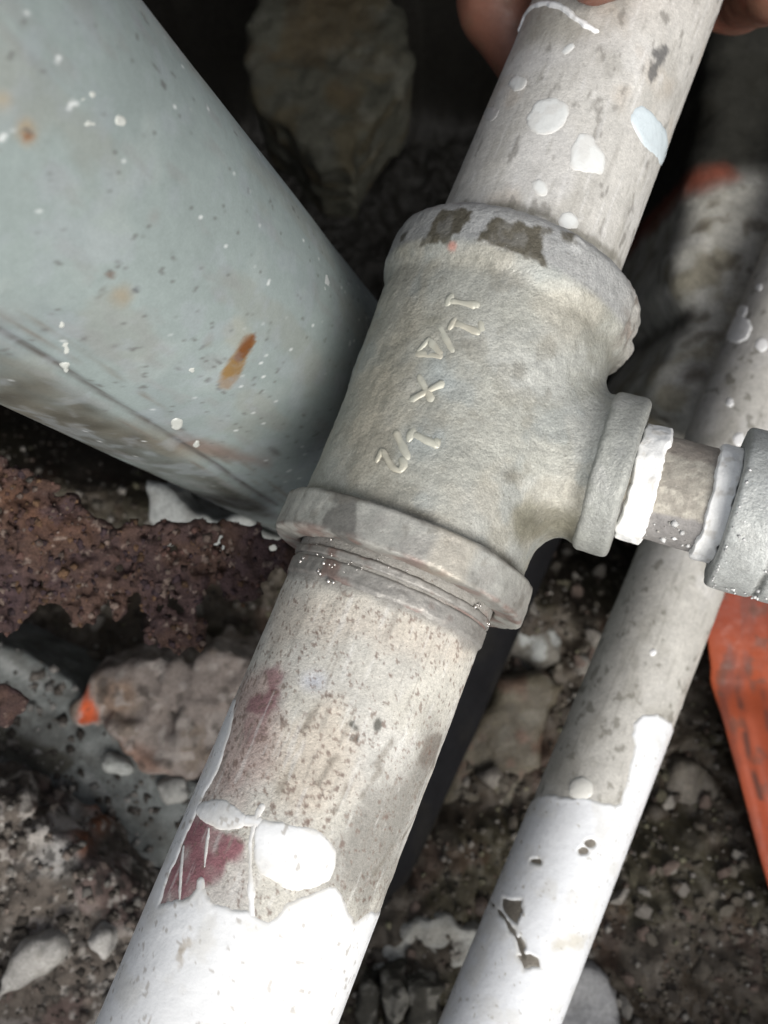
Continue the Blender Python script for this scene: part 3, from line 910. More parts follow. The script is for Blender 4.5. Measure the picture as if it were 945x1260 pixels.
def red_fold(U, Vv):
    return 1.3 * np.sin(Vv * 17 + 1.2 * U) * (.25 + .75 * smooth(.2, .5, U)) + 5 * np.sin(Vv * 3.1) + .8 * np.sin(U * 14 + 2 * Vv) - 5 * smooth(.28, .34, U) * smooth(.42, .34, U) * .5
def red_col(U, Vv, P):
    c = np.zeros_like(P) + np.array([.33, .066, .024])
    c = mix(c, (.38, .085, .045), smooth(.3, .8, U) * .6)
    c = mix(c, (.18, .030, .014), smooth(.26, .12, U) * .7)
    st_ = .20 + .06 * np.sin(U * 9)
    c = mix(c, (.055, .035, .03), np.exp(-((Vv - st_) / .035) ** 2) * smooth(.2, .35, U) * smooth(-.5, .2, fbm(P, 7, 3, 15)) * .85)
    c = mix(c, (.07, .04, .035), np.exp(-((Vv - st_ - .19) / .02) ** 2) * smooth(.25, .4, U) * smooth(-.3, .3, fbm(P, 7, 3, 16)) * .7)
    c = mix(c, (.16, .05, .035), smooth(.1, .5, fbm(np.stack([P[..., 0] * 3, P[..., 1] * .6, P[..., 2] * 0], -1), 14, 3, 13)) * .75)
    c = mix(c, (.10, .06, .045), smooth(.35, .6, fbm(P, 5, 3, 14)) * .5)
    return c
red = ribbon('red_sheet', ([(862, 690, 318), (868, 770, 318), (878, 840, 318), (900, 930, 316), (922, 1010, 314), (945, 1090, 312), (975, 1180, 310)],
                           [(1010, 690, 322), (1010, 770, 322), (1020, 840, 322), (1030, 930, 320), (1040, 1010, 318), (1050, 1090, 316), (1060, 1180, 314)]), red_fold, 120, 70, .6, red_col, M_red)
tag(red, 'orange red plastic sheet folded lengthwise at the right edge, dirty in its creases', 'plastic sheet')

# ------------------------------------------------------------------ the main run: tee with screwed pipes
Pm, dm = fit(((655, 0), (118, 1260)), ((890, 0), (415, 1260)), 21.1)
mp_ = Cyl(Pm, dm, 21.1)
n0, e0, d0 = mp_.n, mp_.e, mp_.d
SB = -67.6                                                   # where the branch leaves
run = empty('pipe_run', Pm + SB * d0)
tag(run, 'grey galvanised reducing tee screwed between two pipes, with a short taped nipple on its side', 'pipe fitting')

# --- upper pipe
def spot_col(S, T, f):
    P = np.stack([S, T, 0 * S], -1)
    c = np.zeros(S.shape + (3,)) + np.array([.60, .61, .59])
    c = mix(c, (.50, .49, .46), smooth(.9, .0, f + .5 * fbm(P, 2, 3, 88)) * .7)
    return mix(c, (.50, .49, .46), smooth(.1, .6, fbm(P, 3, 3, 89)) * .5)
def c_up(S, T, P):
    c = np.zeros_like(P) + np.array([.48, .465, .43])
    Q = np.stack([S * .45, T, 0 * S], -1)
    c = mix(c, (.36, .345, .31), smooth(0, .55, fbm(Q, 7, 4, 71)) * .6)
    c = mix(c, (.56, .55, .53), smooth(.05, .6, fbm(P, 16, 3, 72)) * .5)
    c = mix(c, (.42, .36, .29), smooth(.2, .7, fbm(P, 13, 3, 73)) * .4)
    c = mix(c, (.17, .16, .14), smooth(.62, .78, fbm(Q, 2.2, 3, 74)) * .6)
    sx = fbm(np.stack([S * .10 + 9, T, 0 * S], -1), .9, 3, 77)
    c = mix(c, (.28, .265, .235), smooth(.55, .8, sx) * .4)
    c = mix(c, (.64, .63, .61), smooth(.55, .8, -sx) * .35)
    sd = sd_poly(S, T, mp_.poly([(806, 62), (820, 52), (823, 66), (812, 84), (803, 104), (798, 92)]))
    c = mix(c, (.07, .07, .07), smooth(-.5, .5, sd + .9 * fbm(P, 1.5, 3, 75) - .2) * .8)
    sd = sd_poly(S, T, mp_.poly([(538, 262), (600, 260), (660, 268), (720, 300), (765, 338), (765, 326), (720, 288), (660, 258), (600, 252)]))
    c = mix(c, (.10, .09, .06), smooth(-1.2, .8, sd + .8 * fbm(P, 2, 3, 76)) * .6)
    sd = sd_poly(S, T, mp_.poly([(655, 8), (690, 8), (740, 40), (700, 60), (640, 60)]))
    c = mix(c, (.26, .24, .19), smooth(-3, 3, sd) * .5)
    return c
up = tube_mesh('pipe', mp_, -262, -100, .55, .5, lambda S, T: .07 * fbm(np.stack([S, T, 0 * S], -1), 5, 3, 3), c_up, M_zinc, run)
for k, pix in enumerate([ellpix(674, 143, 27, 22, -25), [(706, 170), (716, 162), (727, 164), (735, 180), (746, 196), (745, 212), (728, 216), (708, 211), (699, 200)], ellpix(664, 231, 9, 12, -15),
                         ellpix(699, 272, 13, 11), ellpix(637, 102, 11, 9, -35), ellpix(701, 60, 10, 5, -30)]):
    splash(mp_, pix, up, .2, seed=80 + k, rim=.9, wob=.4, step=.22, colour=spot_col)
splash(mp_, [(776, 138), (788, 128), (798, 134), (812, 150), (822, 172), (825, 190), (821, 206), (812, 205), (806, 190), (790, 180), (780, 160)], up, .3, seed=90, rim=1.2, wob=.35, colour=lambda S, T, f: np.zeros(S.shape + (3,)) + (.50, .56, .58))
splash(mp_, ellpix(604, 140, 10, 8, -30), up, .1, seed=91, rim=1.5, wob=.4, colour=lambda S, T, f: np.zeros(S.shape + (3,)) + (.46, .45, .43))
wave = mp_.poly([(630, 32), (640, 18), (655, 9), (676, 4), (694, 10), (708, 22), (720, 31), (733, 38)])
paint_patch('paint_splash', mp_, lambda S, T: sd_line(S, T, wave, .65), bbox_of(wave, 3), .25, .6, M_paint, up, white_col, rim=.8, wob=.25, seed=93)

# --- lower pipe
def L_(p): return mp_.poly(p)
PURP = (.20, .095, .105)
def c_low(S, T, P):
    c = np.zeros_like(P) + np.array([.50, .48, .425])
    Q = np.stack([S * .5, T, 0 * S], -1)
    c = mix(c, (.50, .49, .46), smooth(0, .6, fbm(P, 15, 3, 101)) * .6)
    c = mix(c, (.40, .39, .36), smooth(.1, .6, fbm(Q, 7, 3, 102)) * .5)
    beige = sd_poly(S, T, L_([(345, 730), (400, 735), (520, 765), (590, 790), (560, 830), (480, 800), (420, 790), (330, 800)]))
    c = mix(c, (.47, .41, .34), smooth(-3, 4, beige + 2 * fbm(P, 5, 3, 113)) * .55)
    pinkl = sd_poly(S, T, L_([(300, 830), (350, 815), (345, 900), (330, 960), (290, 985), (250, 985), (265, 930)]))
    c = mix(c, (.36, .265, .235), smooth(-3, 4, pinkl + 2.0 * fbm(P, 5, 3, 103)) * .75)
    pk2 = sd_poly(S, T, L_([(350, 900), (420, 860), (440, 900), (440, 960), (400, 1010), (330, 1005), (320, 960)]))
    c = mix(c, (.45, .38, .305), smooth(-3, 4, pk2 + 2.0 * fbm(P, 5, 3, 104)) * .55)
    for pl_, am in ((L_([(325, 825), (345, 818), (348, 832), (336, 850), (328, 848)]), .75), (L_([(308, 858), (330, 848), (346, 852), (342, 872), (320, 880), (306, 874)]), .8),
                    (L_([(300, 885), (330, 880), (325, 915), (300, 920)]), .4)):
        c = mix(c, PURP, smooth(-.8, .8, sd_poly(S, T, pl_) + .9 * fbm(P, 2.5, 3, 105)) * am)
    pur = sd_poly(S, T, L_([(236, 1000), (262, 1015), (285, 1024), (300, 1040), (300, 1060), (282, 1065), (270, 1085), (250, 1090), (225, 1112), (190, 1120)]))
    c = mix(c, (.24, .10, .115), smooth(-.7, .7, pur + .8 * fbm(P, 2.5, 3, 106)) * np.clip(.86 + .4 * fbm(P, 3.5, 3, 118), .4, .95))
    ld = sd_poly(S, T, L_([(285, 1060), (310, 1040), (310, 1120), (255, 1112), (250, 1092)]))
    c = mix(c, (.45, .42, .39), smooth(-1, 2, ld) * .7)
    gr = sd_poly(S, T, L_([(525, 900), (545, 905), (490, 1110), (450, 1125), (425, 1110), (415, 1050), (430, 1000), (470, 960)]))
    c = mix(c, (.23, .22, .195), smooth(-5, 5, gr + 4 * fbm(Q, 6, 3, 107)) * .9)
    dk_ = sd_poly(S, T, L_([(512, 940), (525, 905), (545, 902), (538, 930), (533, 945)]))
    c = mix(c, (.15, .13, .11), smooth(-.8, .8, dk_ + .6 * fbm(P, 2.5, 3, 108)) * .8)
    for pl_ in (ellpix(435, 893, 4, 6, 10), ellpix(434, 908, 4, 4), ellpix(465, 892, 4, 7, 15)):
        c = mix(c, (.05, .05, .04), smooth(-.5, .4, sd_poly(S, T, L_(pl_)) + .6 * fbm(P, 1.2, 2, 109)) * .85)
    c = mix(c, (.36, .40, .52), smooth(-2, 2, sd_poly(S, T, L_(ellpix(385, 838, 14, 10)))) * .45)
    rust_dots = fbm(P, 1.25, 3, 110) - .12 * smooth(.5, -.3, fbm(P, 12, 2, 114))
    c = mix(c, (.17, .125, .10), smooth(.48, .62, fbm(P, .75, 2, 115) - .14 * smooth(.2, -.4, fbm(P, 10, 2, 116)) - .12 * smooth(2, -4, np.maximum(np.maximum(pk2, pinkl), beige))) * .7)
    c = mix(c, (.14, .095, .075), smooth(.60, .76, rust_dots + .18 * smooth(-3, 3, np.maximum(pk2, pinkl))) * .75)
    for q in range(9):
        a, b = [(380, 885), (470, 930), (455, 965), (350, 960), (520, 960), (500, 1020), (420, 985), (400, 950), (470, 1060)][q]
        ln = L_([(a + 12, b - 18), (a - 8, b + 14)])
        c = mix(c, (.17, .15, .12), smooth(-.5, .5, sd_line(S, T, ln, .55) + .6 * fbm(P, 2.5, 3, 120 + q)) * .6)
    sx = fbm(np.stack([S * .10 + 3, T, 0 * S], -1), .9, 3, 117)
    c = mix(c, (.24, .22, .19), smooth(.55, .8, sx) * .45)
    c = mix(c, (.62, .61, .58), smooth(.55, .8, -sx) * .35)
    jn = S - (-24.5)                                         # grimy clean-cut band by the joint
    c = mix(c, (.23, .22, .20), smooth(1.0, -1.0, jn + .9 * fbm(P, 5, 3, 111)) * .85)
    c = mix(c, (.19, .085, .07), smooth(-2, 2, sd_poly(S, T, L_([(545, 740), (600, 765), (600, 790), (560, 765)])) + fbm(P, 3, 3, 112)) * .6)
    return c
low = tube_mesh('pipe', mp_, -40, 92, .34, .33, lambda S, T: .10 * fbm(np.stack([S, T, 0 * S], -1), 3.5, 3, 3), c_low, M_old, run)

white_edge = L_([(197, 1113), (215, 1107), (232, 1104), (241, 1092), (247, 1086), (254, 1094), (262, 1112), (285, 1118), (306, 1120), (318, 1130), (330, 1134), (340, 1130), (352, 1110), (375, 1103), (392, 1096),
                 (405, 1091), (415, 1092), (422, 1105), (430, 1122), (437, 1134), (446, 1128), (456, 1122)])
smax = 90
wpoly = [(smax, -52)] + [(-2, -52), (2, white_edge[0][1] - 6)] + L_([(286, 893), (280, 915), (268, 950), (252, 978), (240, 1005), (225, 1040), (208, 1080)]) + white_edge + [(white_edge[-1][0], 52), (smax, 52)]
blobA = chaikin(L_([(244, 988), (256, 984), (272, 983), (288, 990), (303, 1003), (304, 1015), (296, 1020), (278, 1020), (262, 1019), (248, 1010), (240, 1000)]))
blobB = chaikin(L_([(312, 1012), (322, 1006), (335, 1010), (355, 1014), (378, 1018), (396, 1024), (410, 1038), (414, 1056), (411, 1074), (404, 1084), (388, 1092), (362, 1096), (345, 1092), (330, 1080), (318, 1074), (312, 1050)]))
drips = [(L_([(322, 992), (316, 1004), (308, 1035), (308, 1060), (310, 1125)]), .5), (L_([(257, 1020), (254, 1042), (252, 1066)]), .28), (L_([(226, 1042), (223, 1070), (221, 1110)]), .32), (L_([(304, 1010), (318, 1012)]), 1.0),
         (L_([(247, 1085), (247, 1110)]), .8)]
wchips = [L_(ellpix(229, 1158, 10, 17, 15)), L_(ellpix(222, 1178, 6, 12, 15))]
def white_field(S, T):
    f = np.minimum(sd_poly(S, T, wpoly), 3)
    return f
def white_low(S, T, f):
    P = np.stack([S, T, 0 * S], -1)
    c = np.zeros(S.shape + (3,)) + np.array([.74, .745, .74])
    for ch in wchips:
        c = mix(c, (.42, .37, .30), smooth(-.6, .6, sd_poly(S, T, ch) + 1.5 * fbm(P, 1.4, 3, 131) - .6) * .7)
    c = mix(c, (.35, .32, .28), smooth(.82, .92, fbm(P, 1.5, 2, 132)) * .7)
    c = mix(c, (.60, .585, .54), smooth(.2, .7, fbm(P, 7, 4, 133)) * .5)
    c = mix(c, (.52, .49, .43), smooth(.9, .1, f + .5 * fbm(P, 2.5, 3, 134)) * .45)
    return c
paint_patch('paint_coat', mp_, white_field, (-14, smax, -51, 51), .36, .2, M_paint, low, white_low, rim=.8, wob=.3, seed=14, edge=.03)
paint_patch('paint_splash', mp_, lambda S, T: sd_poly(S, T, blobA), bbox_of(blobA), .28, .36, M_paint, low, white_low, rim=1.6, wob=.35, seed=15)
paint_patch('paint_splash', mp_, lambda S, T: sd_poly(S, T, blobB), bbox_of(blobB), .28, .48, M_paint, low, white_low, rim=2.6, wob=.35, seed=16)
for k, (ln, w) in enumerate(drips):
    paint_patch('paint_drip', mp_, lambda S, T: sd_line(S, T, ln, w) + .22 * fbm(np.stack([S, 0 * S, 0 * S], -1), 4, 3, 60 + k), bbox_of(ln, 2), .16, .2, M_paint, low, white_low, rim=.6, wob=.22, seed=17 + k)

# --- exposed thread below the collar
ring_n, ring_m = 46, 200
ss = np.linspace(-35, -25.5, ring_n); th = np.arange(ring_m) / ring_m * 2 * math.pi
S, TH = np.meshgrid(ss, th, indexing='ij')
prof = .42 - .42 * smooth(-26.4, -25.5, S)
prof = prof - .7 * np.exp(-((S + 29.8) / .32) ** 2) - 1.0 * smooth(-31.4, -32.4, S)
T = TH * 21.1
V = mp_.pos(S, T - math.pi * 21.1, prof + .18 * fbm(np.stack([S, T, 0 * S], -1), 1.6, 3, 5)).reshape(-1, 3)
C = mix(np.zeros((len(V), 3)) + (.25, .24, .22), (.10, .07, .055), smooth(-32, -33.5, S.ravel()) * .8)
C = mix(C, (.17, .09, .07), smooth(.1, .5, fbm(V, 5, 3, 6)) * .6)
C = mix(C, (.06, .05, .045), smooth(.2, -.2, prof.ravel()) * smooth(-27, -28.5, S.ravel()) * .9)
mesh_obj('exposed_thread', V, grid_faces(ring_n, ring_m, True), M_machined, low, C)
chipspots = []
for k in range(20):
    s, px = rng.uniform(-34, -27.5), None
    t = rng.normal(-9, 6) if k < 30 else rng.uniform(-20, 20)
    q = mp_.pos(np.array([s]), np.array([t]), np.array([rng.uniform(.7, 1.3)]))[0]
    chipspots.append((*q, rng.uniform(.12, .5)))
for px_, py_, n_, sp_ in ((408, 702, 8, 2.2), (585, 742, 5, 1.0), (598, 768, 4, .9), (372, 690, 5, 1.0)):
    s_, t_ = mp_.hit(px_, py_)
    for k in range(n_):
        q = mp_.pos(np.array([s_ + rng.normal(0, sp_ * .5)]), np.array([t_ + rng.normal(0, sp_)]), np.array([.45]))[0]
        chipspots.append((*q, rng.uniform(.2, .6)))
crumbs('metal_chips', chipspots, M_metalchip, [(.8, .8, .8)], low, squash=.35)

# --- the tee: cast body with collars
RB = 24.9
PHI = math.radians(12)
eb = math.cos(PHI) * e0 + math.sin(PHI) * n0 - .05 * d0; eb /= np.linalg.norm(eb)
TF = np.stack([d0, e0, n0])                                    # local axes u (along), v (branch), w (to camera)
O = Pm
lt = lambda V: (V - O) @ TF.T
wt = lambda q: O + q @ TF
BA = np.array([-.05, math.cos(PHI), math.sin(PHI)]); BA /= np.linalg.norm(BA)
B1 = np.array([1., 0, 0]) - BA[0] * BA; B1 /= np.linalg.norm(B1)
B2 = np.cross(BA, B1)
def rot_branch(P):
    q = P - np.array([SB, 0, 0])
    a_, b_ = q @ B1, q @ B2
    return q @ BA, np.hypot(a_, b_), np.arctan2(a_, b_)
def rbox(a, b, r):
    """rounded 2d box distance from half-space distances a, b (negative inside)"""
    q1, q2 = a + r, b + r
    return np.hypot(np.maximum(q1, 0), np.maximum(q2, 0)) + np.minimum(np.maximum(q1, q2), 0) - r
def sd_tee(P):
    u = P[..., 0]
    rad = np.hypot(P[..., 1], P[..., 2])
    body = rbox(rad - (RB - .4 + 1.7 * smooth(-55, -93, u)), np.abs(u + 70) - 33, 1)
    topc = rbox(rad - 28.3, np.abs(u + 101.0) - 6.9, 4.2)
    v, rb, _ = rot_branch(P)
    neck = rbox(rb - 14.8, np.maximum(v - 36, -v), 1)
    out = smin(body, topc, 3.0)
    out = smin(out, neck, 8)
    out = smin(out, rbox(rb - 15.9, np.abs(v - 34.2) - 3.6, 1.5), 3.0)
    out = np.maximum(out, 21.6 - rad)
    near = np.abs(out) < 2.5
    q = P[near]
    th_ = np.arctan2(q[:, 1], q[:, 2])
    crust = smooth(.75, 1.25, th_) * smooth(-92, -99, q[:, 0]) * smooth(2.6, 1.9, th_)
    out[near] += .15 * fbm(q, 1.7, 3, 141) + .20 * fbm(q, 9, 2, 142) - crust * (1.0 * fbm(q, 3.2, 3, 143) + .3)
    return out
Vt, Ft = surface_nets(sd_tee, (-110, -31, -31), (-34, 40, 31), .55)
def tee_colour(Vl):
    V = wt(Vl)
    c = np.zeros_like(V) + np.array([.315, .315, .278])
    c = mix(c, (.38, .385, .36), smooth(0, .6, fbm(V, 14, 3, 151)) * .6)
    c = mix(c, (.36, .33, .265), smooth(.1, .6, fbm(V, 18, 3, 152)) * .45)
    c = mix(c, (.27, .29, .28), smooth(.15, .6, fbm(V, 8, 3, 153)) * .5)
    S, T = mp_.local(V)
    S0_, T0_ = S, T
    T = T / 21.1 * RB
    def TP(p): return [(s, t / 21.1 * RB) for s, t in mp_.poly(p, RB)]
    for pix, colr, am, soft in ((ellpix(652, 641, 22, 28, 10), (.155, .145, .10), .75, 2.0), (ellpix(652, 641, 9, 11), (.09, .085, .06), .6, 2.0), (ellpix(630, 587, 8, 8), (.14, .13, .10), .75, 1.2),
                                (ellpix(636, 457, 10, 11), (.16, .155, .13), .75, .9), (ellpix(505, 445, 40, 75, 20), (.36, .33, .26), .35, 6), (ellpix(455, 510, 28, 90, 20), (.345, .30, .225), .35, 6),
                                (ellpix(540, 460, 20, 22), (.30, .34, .345), .6, 3), (ellpix(520, 545, 30, 18), (.31, .345, .345), .5, 3), (ellpix(534, 398, 9, 5, -20), (.14, .135, .10), .55, 1.2),
                                (ellpix(572, 425, 16, 14), (.18, .175, .15), .4, 2.5)):
        sd = sd_poly(S, T, TP(pix))
        front = (Vl[:, 2] > 0)
        c = mix(c, colr, smooth(-soft, soft, sd + .4 * soft * fbm(V, 3, 3, 154)) * am * front)
    c = c * .95
    c = mix(c, (.10, .092, .07), np.exp(-((Vl[:, 0] + 42.2) / 1.1) ** 2) * np.clip(.55 + .6 * fbm(V, 6, 3, 147), 0, .9))
    c = mix(c, (.15, .14, .11), np.exp(-((Vl[:, 0] + 92.5) / 1.6) ** 2) * np.clip(.25 + .6 * fbm(V, 8, 3, 148), 0, .7))
    c = mix(c, (.20, .19, .155), smooth(.2, .6, fbm(V, 4.5, 4, 149)) * .4)
    vb_, _, _ = rot_branch(Vl)
    c = mix(c, (.33, .335, .305), smooth(30, 32.5, vb_) * .6)
    # dark old patches on the rim of the upper collar
    ang = np.arctan2(Vl[:, 1], Vl[:, 2])
    rim = smooth(-96.5, -98.5, Vl[:, 0])
    c = mix(c, (.31, .31, .305), rim * .8)
    for pix in ([(545, 259), (586, 262), (572, 280), (556, 301), (518, 304), (531, 284)], [(612, 272), (674, 284), (664, 302), (669, 327), (640, 319), (612, 306), (583, 301), (592, 289)],
                [(690, 283), (708, 292), (706, 300), (690, 294)], [(497, 292), (505, 288), (500, 300), (494, 302)]):
        q_ = mp_.poly(pix, 27.6)
        sd = sd_poly(S0_, T0_, q_) + .8 * fbm(V, 2.2, 4, 155)
        inner = .72 + .25 * smooth(-.5, .3, fbm(np.stack([S0_ * .6, T0_ * 1.5, 0 * S0_], -1), 2.0, 3, 156))
        c = mix(c, (.075, .066, .046), smooth(-.25, .35, sd) * inner * (Vl[:, 2] > 0) * (Vl[:, 0] < -93))
    c = mix(c, (.60, .60, .58), smooth(.25, .3, ang) * smooth(.42, .36, ang) * smooth(-102, -104, Vl[:, 0]) * smooth(0, .3, fbm(V, 3, 2, 158)))
    crust = smooth(.8, 1.2, ang) * smooth(-92, -99, Vl[:, 0])
    c = mix(c, (.36, .345, .31), crust * .8)
    c = mix(c, (.18, .145, .12), crust * smooth(.15, .5, fbm(V, 3.5, 3, 157)) * .7)
    rad_ = np.hypot(Vl[:, 1], Vl[:, 2])
    c = mix(c, (.035, .03, .022), smooth(23.9, 22.6, rad_ + .8 * fbm(V, 3, 3, 159)) * smooth(-105.5, -106.8, Vl[:, 0]) * .9)
    c = mix(c, (.55, .22, .17), smooth(1.3, .5, np.hypot(S - TP([(563, 313)])[0][0], T - TP([(563, 313)])[0][1])) * .6)
    return c
tee = mesh_obj('tee_fitting', wt(Vt), Ft, M_cast, run, tee_colour(Vt))
tee['label'] = 'cast grey tee body with raised size numbers'

def ring_part(name, fn, lo, hi, colour, mat, parent, res=.5):
    V, Fq = surface_nets(fn, lo, hi, res)
    return mesh_obj(name, wt(V), Fq, mat, parent, colour(V))
def sd_lowcol(P):
    u = P[..., 0]; rad = np.hypot(P[..., 1], P[..., 2])
    out = rbox(rad - 27.4, np.abs(u + 37.3) - 4.1, .65)
    out = np.maximum(out, 21.6 - rad)
    near = np.abs(out) < 2
    out[near] += .14 * fbm(P[near], 2.2, 3, 161) + .22 * fbm(P[near], 7, 2, 162)
    return out
def lowcol_c(Vl):
    V = wt(Vl)
    c = np.zeros_like(V) + np.array([.33, .325, .295])
    c = mix(c, (.25, .24, .22), smooth(0, .5, fbm(V, 6, 3, 165)) * .6)
    ang = np.arctan2(Vl[:, 1], Vl[:, 2])
    m = smooth(-.68, -.62, ang + .12 * fbm(V, 4, 3, 166)) * smooth(-.38, -.44, ang + .12 * fbm(V, 4, 3, 167))
    c = mix(c, (.12, .115, .105), m * .85)
    c = mix(c, (.11, .10, .085), smooth(.55, .8, np.abs(np.abs(Vl[:, 0] + 37.3) - 4.1 + .6) * -1 + 1.0) * .25)
    c = mix(c, (.09, .08, .065), smooth(-40.2, -41.2, Vl[:, 0]) * np.clip(.5 + .6 * fbm(V, 5, 3, 163), 0, .9))
    c = mix(c, (.13, .12, .10), smooth(.25, .6, fbm(V, 3, 4, 164)) * .5)
    c = mix(c, (.20, .13, .11), smooth(-34.5, -33.4, Vl[:, 0]) * smooth(-.2, .4, fbm(V, 5, 3, 168)) * .7)
    c = mix(c, (.37, .33, .26), smooth(.1, .2, ang) * smooth(.5, .4, ang) * .4)
    return c
ring_part('collar', sd_lowcol, (-43, -30, -30), (-32, 30, 30), lowcol_c, M_machined, tee)
def sd_brcol(P):
    v, rb, _ = rot_branch(P)
    out = rbox(rb - 16.9, np.abs(v - 34.4) - 3.7, 1.3)
    out = np.maximum(out, 11.2 - rb)
    near = np.abs(out) < 2
    out[near] += .10 * fbm(P[near], 2.4, 3, 171) + .25 * fbm(P[near], 8, 2, 172)
    return out
def brcol_c(Vl):
    V = wt(Vl)
    c = np.zeros_like(V) + np.array([.325, .33, .30])
    c = mix(c, (.37, .37, .35), smooth(0, .5, fbm(V, 8, 3, 175)) * .6)
    v, _, _ = rot_branch(Vl)
    return mix(c, (.28, .285, .265), smooth(32, 35, v) * .5)
ring_part('branch_collar', sd_brcol, (SB - 24, 22, -14), (SB + 22, 45, 30), brcol_c, M_cast, tee)

# --- raised size lettering  1 1/4 X 1/2
GL = [[(550.6, 381), (559, 364)], [(554, 374), (588, 379.5)], [(587, 383), (585, 373)],
      [(553, 409), (562, 393)], [(559, 400), (593, 413)], [(593, 413), (591, 397)],
      [(541, 402), (559, 438)],
      [(547.5, 441), (511, 436)], [(545, 440), (529, 419), (513, 437)],
      [(514.5, 461), (532, 494)], [(504, 492), (547, 471)],
      [(501, 543), (509, 525)], [(506, 532), (541, 549)], [(540, 549), (536, 538)],
      [(485, 529), (503, 565)],
      [(461, 568), (469, 552), (474, 561), (480, 571), (486, 577), (492, 578), (496.5, 572), (495, 566), (491, 562)]]
Vs, Fs, b = [], [], 0
tc_ = Cyl(Pm, dm, RB)
for k, g in enumerate(GL):
    st = np.array([tc_.hit(x, y) for x, y in g])
    seg = np.concatenate([[0], np.cumsum(np.linalg.norm(np.diff(st, axis=0), axis=1))])
    m_ = max(4, int(seg[-1] / .5))
    qq = np.linspace(0, seg[-1], m_)
    path = np.stack([np.interp(qq, seg, st[:, 0]), np.interp(qq, seg, st[:, 1])], 1)
    tan = np.gradient(path, axis=0); tan /= np.linalg.norm(tan, axis=1)[:, None]
    nor = np.stack([-tan[:, 1], tan[:, 0]], 1)
    w = .74 * (1 + .28 * fbm(np.stack([qq, qq * 0 + k * 7, qq * 0], -1), 1.8, 2, 3))
    w[0] *= .6; w[-1] *= .6
    offs = [(-1.0, -.5), (-.75, .25), (-.3, .48), (.3, .48), (.75, .25), (1.0, -.5)]
    for a_, h_ in offs:
        p2 = path + nor * (w * a_)[:, None]
        Vs.append(tc_.pos(p2[:, 0], p2[:, 1], np.full(m_, h_ * .32 + .17) + (-.4 + 1.7 * smooth(-55, -93, p2[:, 0])) + .12 * fbm(np.stack([p2[:, 0], p2[:, 1], 0 * qq], -1), 1.2, 3, 9) - (np.arange(m_) % (m_ - 1) == 0) * .25))
    for r_ in range(5):
        for i in range(m_ - 1):
            Fs.append([b + r_ * m_ + i, b + r_ * m_ + i + 1, b + (r_ + 1) * m_ + i + 1, b + (r_ + 1) * m_ + i])
    b += 6 * m_
Vs = np.concatenate(Vs)
Cl = mix(np.zeros_like(Vs) + (.42, .415, .35), (.425, .39, .31), smooth(0, .5, fbm(Vs, 6, 3, 5)) * .6)
let = mesh_obj('raised_lettering', Vs, np.array(Fs), M_letter, tee, Cl)
let['label'] = 'raised numbers reading 1 1/4 X 1/2'

# --- nipple, tape and coupling
br = Cyl(Pm + SB * d0, eb, 10.9)
def c_nip(S, T, P):
    c = np.zeros_like(P) + np.array([.36, .335, .285])
    c = mix(c, (.22, .20, .17), smooth(0, .5, fbm(P, 2.5, 3, 181)) * .6)
    c = mix(c, (.50, .47, .40), smooth(.2, .6, fbm(P, 1.4, 3, 182)) * .6)
    fr = np.cos(T / 10.9)
    low_ = smooth(4.0, 5.0, T * (1 if (br.e @ d0) > 0 else -1) + .5 * fbm(P, 3, 2, 3))
    c = mix(c, (.235, .225, .22), low_ * .85)
    hi_ = smooth(-6.5, -8.0, T * (1 if (br.e @ d0) > 0 else -1) + .8 * fbm(P, 3, 2, 4))
    c = mix(c, (.21, .18, .155), hi_ * .7)
    return c
nip = tube_mesh('nipple', br, 33, 64, .35, .35, lambda S, T: .12 * fbm(np.stack([S, T, 0 * S], -1), 1.5, 3, 3), c_nip, M_zinc, run)
def tape(s0, s1, R0, seed):
    ns, nn = 26, 150
    S, TH = np.meshgrid(np.linspace(0, 1, ns), np.arange(nn) / nn * 2 * math.pi - math.pi, indexing='ij')
    ang = np.stack([np.cos(TH) * 6, np.sin(TH) * 6, 0 * TH], -1)
    sl = s0 + .6 * fbm(ang, 1.6, 4, seed); sr = s1 + .6 * fbm(ang, 1.6, 4, seed + 3)
    SS = sl + (sr - sl) * S
    H = R0 - 10.9 + + .28 * fbm(ang + S[..., None] * (0, 0, 4), 1.5, 4, seed + 5) - 1.9 * (smooth(.12, 0, S) + smooth(.88, 1, S))
    P = br.pos(SS, TH * 10.9, H)
    C = mix(np.zeros_like(P) + (.78, .78, .76), (.50, .47, .42), smooth(.3, .7, fbm(P, 2.0, 3, seed)) * .6)
    return mesh_obj('thread_tape', P.reshape(-1, 3), grid_faces(ns, nn, True), M_tape, nip, C.reshape(-1, 3))
tape(37.8, 44.0, 12.3, 5)
tape(53.4, 58.6, 12.1, 15)
fl = []
sgn = 1 if (br.e @ d0) > 0 else -1
for k in range(22):
    q = br.pos(np.array([rng.normal(49, 2.2)]), np.array([sgn * rng.uniform(5.0, 12.0)]), np.array([.15]))[0]
    fl.append((*q, rng.exponential(.3) + .12))
crumbs('plaster_flecks', fl, M_tape, [(.75, .75, .73), (.5, .48, .44)], nip, squash=.5)

